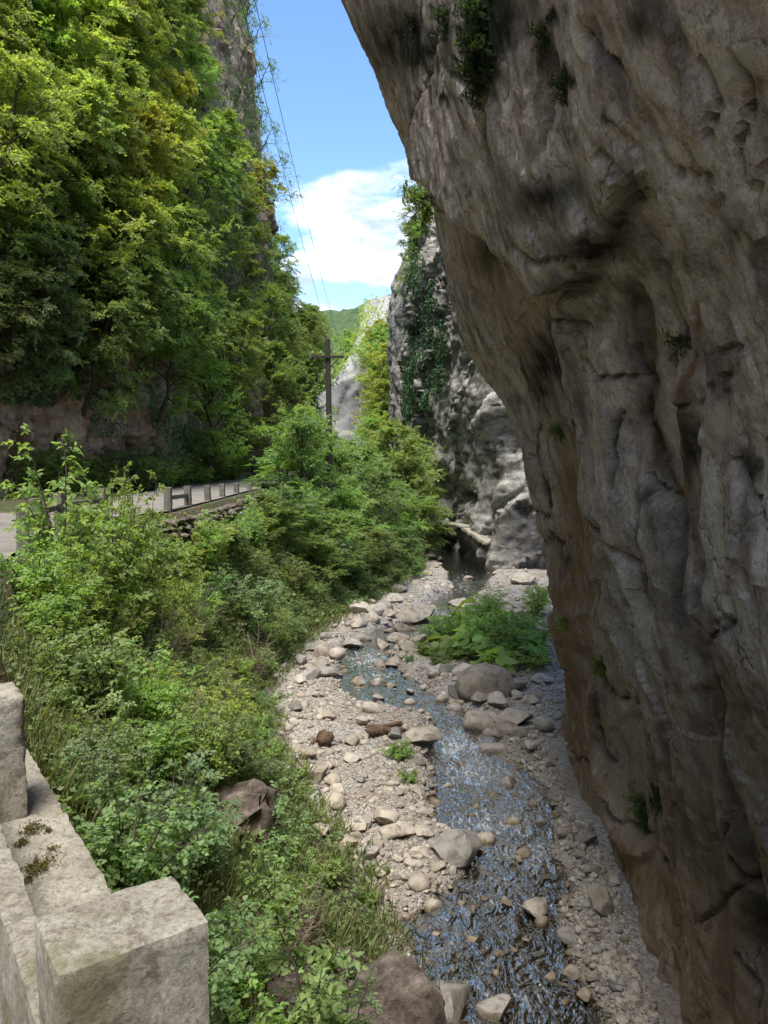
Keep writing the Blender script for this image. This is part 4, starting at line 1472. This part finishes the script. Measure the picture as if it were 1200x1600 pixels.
def tint_at(px, py):
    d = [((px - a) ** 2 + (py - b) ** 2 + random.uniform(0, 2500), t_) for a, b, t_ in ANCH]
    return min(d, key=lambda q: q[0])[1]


def jit(t_):
    return tuple(c * random.uniform(.9, 1.1) for c in t_)


def cliff_pick(name, px, py, rad=14):
    C = CLIFFS[name]
    dd = (C['px'] - px) ** 2 + (C['py'] - py) ** 2
    idx = np.where((dd < rad * rad) & (C['P'][:, 1] > 1))[0]
    if not len(idx): return None
    i = idx[np.argmin(C['P'][idx][:, 1])]
    return C['P'][i], C['N'][i]


random.seed(21)
SHAPE = ['broad-crowned', 'slim', 'leaning', 'tall', 'airy', 'bushy']
# trees clinging to the wooded cliff
cells = []
for py in range(-60, 640, 58):
    for px in range(-40, 440, 58):
        cells.append((px + random.uniform(-24, 24) + (29 if (py // 58) % 2 else 0), py + random.uniform(-24, 24)))
for px, py in cells:
    if px > 250 + .22 * max(py, 0) + 50 and py < 330: 
        if random.random() < .55: continue
    if px > 300 + .3 * max(py, 0): continue
    h = cliff_pick('cliff_wooded', px, py)
    if h is None: continue
    P, n = h
    if P[2] < 7.5 and P[1] < 36: continue
    t_ = tint_at(px, py)
    sc = random.uniform(.55, .9) * (1.0 if P[1] < 40 else .85)
    lean = random.uniform(.25, .6)
    pr = random.choice((0, 1, 2, 3, 5))
    lev = 'low on the wooded cliff just above the bare roadside rock' if P[2] < 12 else 'midway up the wooded cliff above the road' if P[2] < 19 else 'high on the wooded cliff above the cables' if P[2] < 27 else 'near the rim of the wooded cliff'
    ax = math.atan2(n[1], n[0])
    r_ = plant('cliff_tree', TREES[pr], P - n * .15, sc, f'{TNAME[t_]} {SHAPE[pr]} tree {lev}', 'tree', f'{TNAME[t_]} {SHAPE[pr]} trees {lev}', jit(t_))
    r_.rotation_mode = 'QUATERNION'
    from mathutils import Quaternion
    r_.rotation_quaternion = Quaternion((-n[1], n[0], 0), lean) @ Quaternion((0, 0, 1), random.uniform(0, 6.28))
# wispy trees on its sky edge
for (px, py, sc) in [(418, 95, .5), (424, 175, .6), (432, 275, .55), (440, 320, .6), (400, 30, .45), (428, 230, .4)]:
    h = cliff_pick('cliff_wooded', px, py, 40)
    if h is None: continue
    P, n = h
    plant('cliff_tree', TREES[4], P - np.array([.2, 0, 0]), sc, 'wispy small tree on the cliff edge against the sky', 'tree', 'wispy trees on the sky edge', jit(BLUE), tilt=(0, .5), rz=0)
# spur beyond the pole
for k in range(34):
    px = random.uniform(425, 502); py = random.uniform(330, 700)
    h = cliff_pick('cliff_spur', px, py, 20)
    if h is None: continue
    P, n = h
    t_ = tint_at(px, py)
    pr = random.randrange(6)
    plant('spur_tree', TREES[pr], P - n * .3, random.uniform(.75, 1.15), f'{TNAME[t_]} {SHAPE[pr]} tree on the wooded spur beyond the utility pole', 'tree', f'{TNAME[t_]} {SHAPE[pr]} trees on the spur beyond the pole', jit(t_), tilt=(0, random.uniform(.0, .25)), rz=0)


def tree_to(px, py_top, Y, proto, label, tint, group=None, name='bank_tree', width=None, zbase=None):
    p = at(px, py_top, Y)
    gz = float(ground_z(p[0], p[1])[0]) if zbase is None else zbase
    H = [6.0, 7.0, 5.5, 6.5, 6.0, 5.0][proto]
    s_ = (p[2] - gz) / (H * 1.02)
    sx_ = s_ if width is None else width
    return plant(name, TREES[proto], (p[0], p[1], gz - .05), (sx_, sx_, s_), label, 'tree', group, jit(tint))


gb = 'trees on the stream bank around the pole'
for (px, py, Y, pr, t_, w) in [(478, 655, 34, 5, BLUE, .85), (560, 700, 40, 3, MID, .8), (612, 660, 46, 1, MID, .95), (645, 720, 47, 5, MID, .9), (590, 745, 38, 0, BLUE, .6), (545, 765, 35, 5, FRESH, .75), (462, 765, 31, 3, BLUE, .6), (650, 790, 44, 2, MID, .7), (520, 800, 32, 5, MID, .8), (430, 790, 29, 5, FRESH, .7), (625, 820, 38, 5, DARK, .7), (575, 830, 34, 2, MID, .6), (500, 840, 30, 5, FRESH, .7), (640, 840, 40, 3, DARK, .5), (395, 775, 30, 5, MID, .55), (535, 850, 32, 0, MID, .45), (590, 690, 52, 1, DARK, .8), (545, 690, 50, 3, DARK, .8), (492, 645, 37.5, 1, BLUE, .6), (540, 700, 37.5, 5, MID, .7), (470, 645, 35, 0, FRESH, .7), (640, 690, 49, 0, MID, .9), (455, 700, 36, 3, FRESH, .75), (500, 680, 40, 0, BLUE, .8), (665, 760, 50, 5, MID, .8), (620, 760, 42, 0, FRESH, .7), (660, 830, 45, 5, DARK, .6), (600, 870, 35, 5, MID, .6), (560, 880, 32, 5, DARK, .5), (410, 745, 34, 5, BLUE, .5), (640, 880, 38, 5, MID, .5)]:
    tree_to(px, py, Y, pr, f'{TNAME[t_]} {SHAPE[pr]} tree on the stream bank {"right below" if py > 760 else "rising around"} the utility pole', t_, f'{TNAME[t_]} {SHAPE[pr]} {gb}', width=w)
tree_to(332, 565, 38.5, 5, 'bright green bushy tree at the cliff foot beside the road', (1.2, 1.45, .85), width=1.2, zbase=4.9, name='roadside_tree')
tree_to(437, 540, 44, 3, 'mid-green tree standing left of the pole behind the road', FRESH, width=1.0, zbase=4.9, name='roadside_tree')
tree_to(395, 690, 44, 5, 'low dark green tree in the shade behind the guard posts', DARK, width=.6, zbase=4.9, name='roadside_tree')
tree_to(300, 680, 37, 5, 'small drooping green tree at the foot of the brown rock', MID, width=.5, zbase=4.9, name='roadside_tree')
SLOPE_PTS = []
for (px, py, Y, pr, t_, s_) in [(597, 545, 96, 0, YGR, 1.1), (600, 600, 93, 3, YGR, 1.4), (594, 505, 104, 1, YGR, 1.5), (590, 655, 90, 5, FRESH, 1.4), (604, 655, 86, 0, YEL, 1.0), (592, 575, 98, 3, YGR, 1.1), (600, 640, 94, 2, FRESH, 1.1), (588, 610, 99, 5, YEL, 1.1), (583, 530, 106, 0, YGR, 1.1), (592, 520, 100, 2, FRESH, 1.0), (584, 665, 99, 3, YGR, 1.0), (556, 528, 140, 0, FRESH, 1.3), (540, 520, 150, 3, FRESH, 1.3), (572, 525, 135, 2, YGR, 1.2)]:
    p = at(px, py, Y)
    hh = [6.0, 7.0, 5.5, 6.5, 6.0, 5.0][pr] * s_
    SLOPE_PTS.append((p[0], p[1], p[2] - hh))
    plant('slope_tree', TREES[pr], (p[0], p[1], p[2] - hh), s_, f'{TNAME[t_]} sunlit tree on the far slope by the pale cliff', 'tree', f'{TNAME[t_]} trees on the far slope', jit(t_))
SP = np.array(SLOPE_PTS)
sx_, sy_ = np.meshgrid(np.arange(-16, 16, .5), np.arange(84, 175, 1.0), indexing='ij')
w_ = 1 / (((sx_[..., None] - SP[:, 0]) ** 2 + .35 * (sy_[..., None] - SP[:, 1]) ** 2) + .15) ** 1.5
sz_ = (w_ * SP[:, 2]).sum(-1) / w_.sum(-1)
edge = np.where(sy_ < 114, sstep(-2.9, -1.5, sx_), 1.0) * sstep(83, 88, sy_)
sz_ = -1.3 + (sz_ + 1.3 + .3 * fbm(np.stack([sx_ * .5, sy_ * .5, sx_ * 0], -1), 3)) * edge
tag(obj('slope', mesh_np('slope', np.stack([sx_, sy_, sz_], -1).reshape(-1, 3), grid_faces(*sx_.shape), [M['hill']], True)), kind='structure')
ROCKTOP = np.concatenate([CLIFFS['cliff_streaked']['P'], CLIFFS['cliff_pillar']['P']])
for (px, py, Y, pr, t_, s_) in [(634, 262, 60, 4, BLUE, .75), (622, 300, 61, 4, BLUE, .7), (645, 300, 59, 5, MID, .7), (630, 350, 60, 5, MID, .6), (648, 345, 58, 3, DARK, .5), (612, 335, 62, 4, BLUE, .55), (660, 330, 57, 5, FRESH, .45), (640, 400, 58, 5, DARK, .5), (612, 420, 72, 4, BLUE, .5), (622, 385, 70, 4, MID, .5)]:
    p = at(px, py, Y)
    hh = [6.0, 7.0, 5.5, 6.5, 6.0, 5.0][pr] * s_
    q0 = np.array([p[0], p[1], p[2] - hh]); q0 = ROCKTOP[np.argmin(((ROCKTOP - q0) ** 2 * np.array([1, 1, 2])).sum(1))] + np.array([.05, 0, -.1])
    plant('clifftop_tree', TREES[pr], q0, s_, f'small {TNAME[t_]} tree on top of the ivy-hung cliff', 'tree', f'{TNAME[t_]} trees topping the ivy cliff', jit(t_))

# bushes along the bank
random.seed(5)
pts = []
for k in range(6000):
    y = 2.6 + 50 * random.random() ** 1.6
    xr = float(np.interp(y, *np.array(XR).T)); xb = float(np.interp(y, *np.array(XB).T))
    x = xr + .55 + (xb - xr - .55) * random.uniform(0.0, .97)
    sp = .42 + .019 * y + (.25 if y > 20 else 0)
    if any((x - a) ** 2 + (y - b) ** 2 < sp * sp for a, b in pts): continue
    a, b = proj(np.array([x, y, float(ground_z(x, y)[0]) + .6]))
    if a < -160 or b > 1900: continue
    # open places: outcrops, grass by the gravel, dry ground under the sapling
    if (a - 366) ** 2 / 75 ** 2 + (b - 1235) ** 2 / 60 ** 2 < 1: continue
    if 400 < a and b > 1100 and x > xb - 1.1: continue
    if a > 385 and b > 1390: continue
    if a > 425 and b > 1130 and y < 14: continue
    if 470 < a < 720 and b > 1350: continue
    pts.append((x, y))
    if len(pts) > 285: break
for (x, y) in pts:
    z = float(ground_z(x, y)[0])
    xr = float(np.interp(y, *np.array(XR).T)); xb = float(np.interp(y, *np.array(XB).T))
    t_ = (x - xr) / (xb - xr)
    k = random.choice((0, 1, 2, 3, 4, 0, 4))
    if t_ > .75: k = random.choice((3, 1, 3))
    s_ = random.uniform(.55, .85) if y < 7 else random.uniform(.65, 1.05) if y < 20 else random.uniform(.9, 1.6)
    if t_ > .75: s_ *= .7
    if y < 20 and t_ < .18: s_ *= .75
    tn = random.choice((MID, BLUE, BLUE, BLUE, MID, FRESH, MID, YGR)) if y < 8 else random.choice((MID, BLUE, BLUE, FRESH, FRESH, YGR, DARK, MID, STRAW)) if y < 22 else random.choice((MID, BLUE, FRESH, DARK))
    zone = ('on the near bank below the concrete parapet', 'near the parapet') if y < 8 else ('on the steep bank between road bend and gravel', 'between road and gravel') if y < 20 else ('on the wooded bank downslope of the guard posts', 'below the guard posts')
    kind = ('broad-leaved', 'small-leaved', 'upright', 'low spreading', 'round-leaved')[k]
    plant('shrub', BUSH[k], (x, y, z - .06), s_, f'{TNAME[tn]} {kind} shrub {zone[0]}', 'shrub', f'{TNAME[tn]} {kind} shrubs {zone[1]}', jit(tn), tilt=(random.uniform(-.15, .15), random.uniform(0, .3)), parts=('stems', 'foliage'))
p = at(487, 1600, 5.3)
plant('sapling', SAPLING, (p[0], p[1], float(ground_z(p[0], p[1])[0])), 1.0, 'slender thin-stemmed sapling with green leaves in front of the gravel bank', 'sapling', None, MID, rz=.4, parts=('stems', 'foliage'))
p = at(545, 1560, 6.2)
plant('sapling', SAPLING, (p[0], p[1], float(ground_z(p[0], p[1])[0])), .7, 'shorter bare-stemmed sapling leaning over the dark wedge of rock', 'sapling', None, BLUE, rz=2.4, tilt=(.1, .1), parts=('stems', 'foliage'))
for (px, py, Y, s_) in [(95, 640, 11.5, 1.9), (170, 700, 13, 1.7), (215, 715, 15, 1.5), (40, 790, 10, 1.3), (130, 760, 11, 1.4), (75, 850, 9.5, 1.2), (180, 790, 13, 1.4), (185, 745, 15, 1.3), (205, 765, 16, 1.2), (165, 770, 14, 1.2), (150, 735, 15.5, 1.3), (195, 745, 17, 1.3), (225, 790, 17.5, 1.2), (115, 800, 10.5, 1.2), (250, 805, 18, 1.2), (310, 800, 20, 1.3), (350, 790, 23, 1.3), (280, 830, 17, 1.2)]:
    p = at(px, py, Y)
    gz = float(ground_z(p[0], p[1])[0])
    xr = float(np.interp(Y, *np.array(XR).T))
    x = max(p[0], xr + .3)
    gz = float(ground_z(x, Y)[0])
    plant('tall_shrub', BUSH[2], (x, Y, gz - .05), (s_ * .7, s_ * .7, max((p[2] - gz) / 1.7, .6)), 'tall fresh green shrub reaching up in front of the guard posts on the bend' if px < 205 else 'tall fresh green shrub growing against the dry stone wall', 'shrub', 'tall shrubs in front of the bend' if px < 205 else 'tall shrubs at the stone wall', jit(FRESH), parts=('stems', 'foliage'))


# growth at the cliff foot on the far side of the road
random.seed(31)
for k in range(26):
    y = 27 + 20 * random.random()
    lx = float(np.interp(y, [27.5, 30.5, 34, 40, 47, 54], [-13.3, -11.8, -10.7, -10.3, -9.8, -9.0]))
    x = lx + random.uniform(.5, 2.0)
    tn = random.choice((MID, FRESH, DARK, YGR))
    kk = random.choice((0, 1, 4))
    plant('verge_shrub', BUSH[kk], (x, y, ROAD_Z - .05), random.uniform(.8, 1.6), f'{TNAME[tn]} {("broad-leaved", "small-leaved", "", "", "round-leaved")[kk]} shrub on the verge under the brown rock', 'shrub', f'{TNAME[tn]} {("broad-leaved", "small-leaved", "", "", "round-leaved")[kk]} verge shrubs', jit(tn), parts=('stems', 'foliage'))


# low shrubs along the guard posts
for k in range(17):
    y = 18.8 + k * .78
    x = float(np.interp(y, *np.array(XR).T)) + random.uniform(.35, .75)
    tn = random.choice((MID, FRESH, YGR)); kk = random.choice((0, 3, 4))
    plant('verge_shrub', BUSH[kk], (x, y, float(ground_z(x, y)[0]) - .08), random.uniform(.65, 1.0), f'{TNAME[tn]} {("broad-leaved", "", "", "low spreading", "round-leaved")[kk]} shrub half covering the dry stone wall', 'shrub', f'{TNAME[tn]} {("broad-leaved", "", "", "low spreading", "round-leaved")[kk]} shrubs on the stone wall', jit(tn), parts=('stems', 'foliage'))
# leafless twiggy shrubs among the green
for (px, py, Y, s_) in [(300, 930, 17, 1.1), (250, 980, 14, 1.0), (180, 880, 15, 1.1), (340, 1010, 15.5, .9), (400, 960, 20, 1.1), (130, 1000, 11, .9), (290, 1120, 11, .8), (460, 1330, 7.5, .8), (420, 1440, 6.4, .8), (500, 1440, 6.8, .7)]:
    p = at(px, py, Y); gz = float(ground_z(p[0], p[1])[0])
    r_ = empty('bare_shrub', (p[0], p[1], gz - .05), (0, 0, random.uniform(0, 6)), s_)
    st = obj('stems', BUSH[random.choice((0, 2))][0], r_)
    st.material_slots[0].link = 'OBJECT'; st.material_slots[0].material = M['twig']
    tag(r_, 'leafless pale twiggy shrub standing among the green bank shrubs', 'shrub', 'leafless shrubs on the bank')


# broad-leaved plants on the gravel bar
def make_butterbur(seed):
    g = np.random.default_rng(seed)
    V = []; F = []; rn = []; n = 0
    tb = TubeB()
    for i in range(13):
        az_ = i * 2.4 + g.normal(0, .3); out = g.uniform(.08, .42); h = g.uniform(.18, .48)
        c = np.array([math.cos(az_) * out, math.sin(az_) * out, h])
        r_ = g.uniform(.10, .17)
        nn = norm(np.array([math.cos(az_) * .5, math.sin(az_) * .5, 1]) + g.normal(0, .25, 3))
        t1 = norm(np.cross(nn, [math.sin(az_), -math.cos(az_), .1])); t2 = np.cross(nn, t1)
        th = np.linspace(0, 2 * np.pi, 11)[:-1]
        rad = r_ * (1 + .12 * np.cos(3 * th) + .1 * np.cos(th))
        ring = c + rad[:, None] * (np.cos(th)[:, None] * t1 + np.sin(th)[:, None] * t2) + nn * (r_ * .25 * np.cos(2 * th))[:, None] * .6
        V += [c - nn * r_ * .18] + list(ring)
        for k in range(10): F.append([n, n + 1 + k, n + 1 + (k + 1) % 10])
        rn += [g.random()] * 11; n += 11
        tb.add(np.array([[0, 0, -.05], c * np.array([.6, .6, .5]), c - nn * r_ * .18]), [.008, .007, .005], 4)
    return tb.mesh('stalks', M['bark']), mesh_np('leaves', np.array(V), np.array(F), [M['leaf']], True, attrs={'rnd': np.array(rn)})


BUR = [make_butterbur(61), make_butterbur(62)]
random.seed(9)
cnt = 0
while cnt < 44:
    a = random.gauss(757, 62); b = random.gauss(1005, 26)
    if not (655 < a < 852 and 958 < b < 1062): continue
    if b > 1035 and a < 720: continue
    p = onz(a, b + 12, .2); z = float(ground_z(p[0], p[1])[0])
    plant('butterbur_plant', BUR[cnt % 2], (p[0], p[1], z), random.uniform(1.0, 1.6), 'broad-leaved green plant in the patch on the gravel bar', 'plant', 'broad-leaved plants on the bar', jit(FRESH), parts=('stalks', 'leaves'))
    cnt += 1
for (a, b, s_, k) in [(690, 985, .75, 1), (720, 975, .8, 4), (750, 965, .85, 0), (770, 945, .8, 2), (800, 990, .9, 4), (815, 1010, .8, 1), (785, 1015, .8, 0), (840, 1000, .7, 1), (838, 945, .8, 0), (845, 925, .7, 1), (735, 1000, .6, 1), (665, 1005, .5, 3), (710, 1010, .6, 3), (760, 995, .9, 4), (830, 1030, .6, 3), (685, 1025, .5, 3)]:
    p = onz(a, b + 22, .2); z = float(ground_z(p[0], p[1])[0])
    plant('bar_shrub', BUSH[k], (p[0], p[1], z - .03), s_ * 1.15, f'fresh green {("broad-leaved","small-leaved","upright","low spreading","round-leaved")[k]} shrub on the leafy gravel bar', 'shrub', f'{("broad-leaved","small-leaved","upright","low spreading","round-leaved")[k]} shrubs on the gravel bar', jit(FRESH), parts=('stems', 'foliage'))
for (a, b, s_) in [(628, 1185, .9), (640, 1228, .6), (590, 1370, .5), (815, 1140, .5), (720, 1065, .6), (575, 1420, .55), (640, 1040, .5), (500, 1420, .8), (455, 1240, .9), (410, 1230, .9), (430, 1265, .8), (385, 1200, 1.0), (470, 1275, .6)]:
    p = onz(a, b, .15); z = float(ground_z(p[0], p[1])[0])
    plant('weed_tuft', HERB, (p[0], p[1], z), s_, 'small green weed tuft sprouting from the gravel', 'plant', 'weed tufts in the gravel', jit(FRESH), parts=('stems', 'foliage'))
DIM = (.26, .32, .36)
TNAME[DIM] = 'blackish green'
# tufts rooted in cracks of the overhanging cliff
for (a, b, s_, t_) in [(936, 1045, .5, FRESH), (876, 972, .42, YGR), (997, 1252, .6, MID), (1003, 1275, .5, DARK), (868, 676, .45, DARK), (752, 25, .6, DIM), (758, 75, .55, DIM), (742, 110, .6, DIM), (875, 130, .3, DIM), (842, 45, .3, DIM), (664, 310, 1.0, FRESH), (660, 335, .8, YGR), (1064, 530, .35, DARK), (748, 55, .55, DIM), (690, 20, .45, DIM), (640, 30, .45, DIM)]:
    h = cliff_pick('cliff_overhang', a, b, 10)
    if h is None: continue
    P, n = h
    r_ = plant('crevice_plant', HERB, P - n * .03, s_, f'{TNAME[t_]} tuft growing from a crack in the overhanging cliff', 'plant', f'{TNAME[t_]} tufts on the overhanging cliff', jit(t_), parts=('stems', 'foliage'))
    r_.rotation_mode = 'QUATERNION'
    v = Vector(n) * .8 + Vector((0, 0, -.25))
    r_.rotation_quaternion = Vector((0, 0, 1)).rotation_difference(v)


# ------------------------------------------------------------------ ivy and ground cover
def cover(name, P, n, leaf, wid, seed, mat, label, down=.9, lift=.12, tint=(1, 1, 1), cat='ivy', kind=None):
    g = np.random.default_rng(seed)
    m_ = len(P)
    lb = LeafB()
    T = np.array([0, 0, -down]) + g.normal(0, .45, (m_, 3)) + n * .3
    sz = g.uniform(.6, 1.3, m_)
    lb.add(P + n * g.uniform(.0, lift, m_)[:, None], T, n + g.normal(0, .4, (m_, 3)), leaf * sz, wid * sz)
    o = obj(name, lb.mesh(name, M[mat], seed=seed))
    o.color = (*tint, 1)
    tag(o, label, cat, None, kind)
    return o


def pick_cover(name, count, mask, seed, jitter):
    C = CLIFFS[name]
    idx = np.where(mask(C['P'], C['px'], C['py']))[0]
    g = np.random.default_rng(seed)
    i = g.choice(idx, count)
    return C['P'][i] + g.normal(0, jitter, (count, 3)), C['N'][i]


IV = [(652, 385), (672, 415), (692, 470), (708, 540), (702, 595), (672, 640), (642, 668), (630, 645), (638, 560), (648, 500), (646, 430)]
P, n = pick_cover('cliff_streaked', 17000, lambda P, a, b: in_poly(a + 10 * fbm(P * .5, 2), b, IV) & (fbm(P * np.array([.9, .9, .12]), 2) > -.28), 3, .07)
cover('ivy_curtain', P, n, .20, .075, 71, 'ivy', 'dark curtain of ivy hanging down the streaked grey cliff', lift=.45, tint=(.95, 1.25, 1.35))
P, n = pick_cover('cliff_wooded', 60000, lambda P, a, b: (a > -120) & (a < 470) & (b > -120) & (P[:, 1] > 8) & ((P[:, 2] > 8.2) | (P[:, 1] > 33)) & (fbm(P * .35 + 4, 3) > -.22 + .35 * sstep(40, 55, P[:, 1])), 5, .10)
cover('cliff_ivy', P, n, .17, .06, 72, 'ivy', 'dark ivy and undergrowth matted over the wooded cliff', lift=.5, tint=(1.7, 1.6, 1.2), kind='stuff')
P, n = pick_cover('cliff_spur', 16000, lambda P, a, b: (a > 380) & (a < 620), 6, .15)
cover('spur_undergrowth', P, n, .28, .10, 73, 'ivy', 'undergrowth covering the wooded spur', lift=.6, tint=(1.8, 1.9, 1.3), kind='stuff', cat='undergrowth')
P, n = pick_cover('cliff_pale', 24000, lambda P, a, b: (a > 500) & (a < 700) & ((P[:, 2] > 17.2 + .85 * (P[:, 0] + 6)) | (P[:, 0] > -2 + 1.2 * fbm(P * .3, 2))), 7, .25)
cover('slope_undergrowth', P, n, .45, .16, 74, 'leaf', 'sunlit scrub on the slope beside the pale cliff', lift=.8, tint=YGR, kind='stuff', cat='undergrowth')
P, n = pick_cover('cliff_pillar', 3500, lambda P, a, b: (fbm(P * .4 + 1, 3) > .25) | (P[:, 2] > 27), 8, .1)
cover('pillar_scrub', P, n, .24, .08, 75, 'ivy', 'patchy scrub on the grey pillar cliff', lift=.4, tint=(1.6, 1.6, 1.2), kind='stuff', cat='undergrowth')
# hanging ivy strands over the brown rock by the road
for (a, b, w, h_, c) in [(160, 560, 24, 120, 1500), (95, 540, 40, 80, 1800), (40, 570, 40, 60, 1500)]:
    C = CLIFFS['cliff_wooded']
    P, n = pick_cover('cliff_wooded', c, lambda P, x, y: (np.abs(x - a) < w) & (np.abs(y - b) < h_), a, .05)
    cover('ivy_strand', P, n, .13, .05, a, 'ivy', {160: 'long ivy strand trailing over the brown rock by the road', 95: 'wide ivy mat on the shaded rock above the road bend', 40: 'ivy clump over the bare brown roadside rock'}[a], lift=.5, tint=(1.1, 1.2, 1.0))

# grass and low growth on the bank
g = np.random.default_rng(91)
m_ = 52000
y = 5.2 + 41 * g.random(m_) ** 1.5
xr = np.interp(y, *np.array(XR).T); xb = np.interp(y, *np.array(XB).T)
t_ = g.random(m_) ** .8
x = xr + .1 + (xb - xr - .1) * t_ + np.where(t_ > .9, g.normal(0, .15, m_), 0)
keep = fbm(np.stack([x * .7, y * .7, x * 0], -1), 3) > -.35
x, y = x[keep], y[keep]; m_ = len(x)
z = ground_z(x, y)[0]
lb = LeafB()
T = np.stack([g.normal(.15, .45, m_), g.normal(0, .45, m_), np.ones(m_)], -1)
sz = g.uniform(.4, 1.2, m_)
lb.add(np.stack([x, y, z - .02], -1), T, g.normal(0, 1, (m_, 3)) + np.array([0, 0, .3]), .30 * sz, .006 * np.clip(y / 8, .7, 3.4))
o = obj('grass', lb.mesh('grass', M['grass'], seed=5)); o.color = (1, 1, 1, 1)
tag(o, 'green and straw-coloured grass covering the stream bank', 'grass', kind='stuff')
m_ = 34000
y = 2.5 + 46 * g.random(m_) ** 1.5
xr = np.interp(y, *np.array(XR).T); xb = np.interp(y, *np.array(XB).T)
x = xr + .15 + (xb - xr - .3) * g.random(m_)
z = ground_z(x, y)[0]
lb = LeafB()
lb.add(np.stack([x, y, z + g.uniform(.0, .22, m_)], -1), np.stack([g.normal(0, 1, m_), g.normal(0, 1, m_), g.normal(.1, .3, m_)], -1), np.array([0.2, -.2, 1]) + g.normal(0, .35, (m_, 3)), g.uniform(.04, .08, m_) * np.clip(y / 9, .9, 2.5), g.uniform(.016, .03, m_) * np.clip(y / 9, .9, 2.5))
o = obj('ground_cover', lb.mesh('ground_cover', M['leaf'], seed=6)); o.color = (.85, .95, .9, 1)
tag(o, 'low leafy ground cover under the bank shrubs', 'ground cover', kind='stuff')
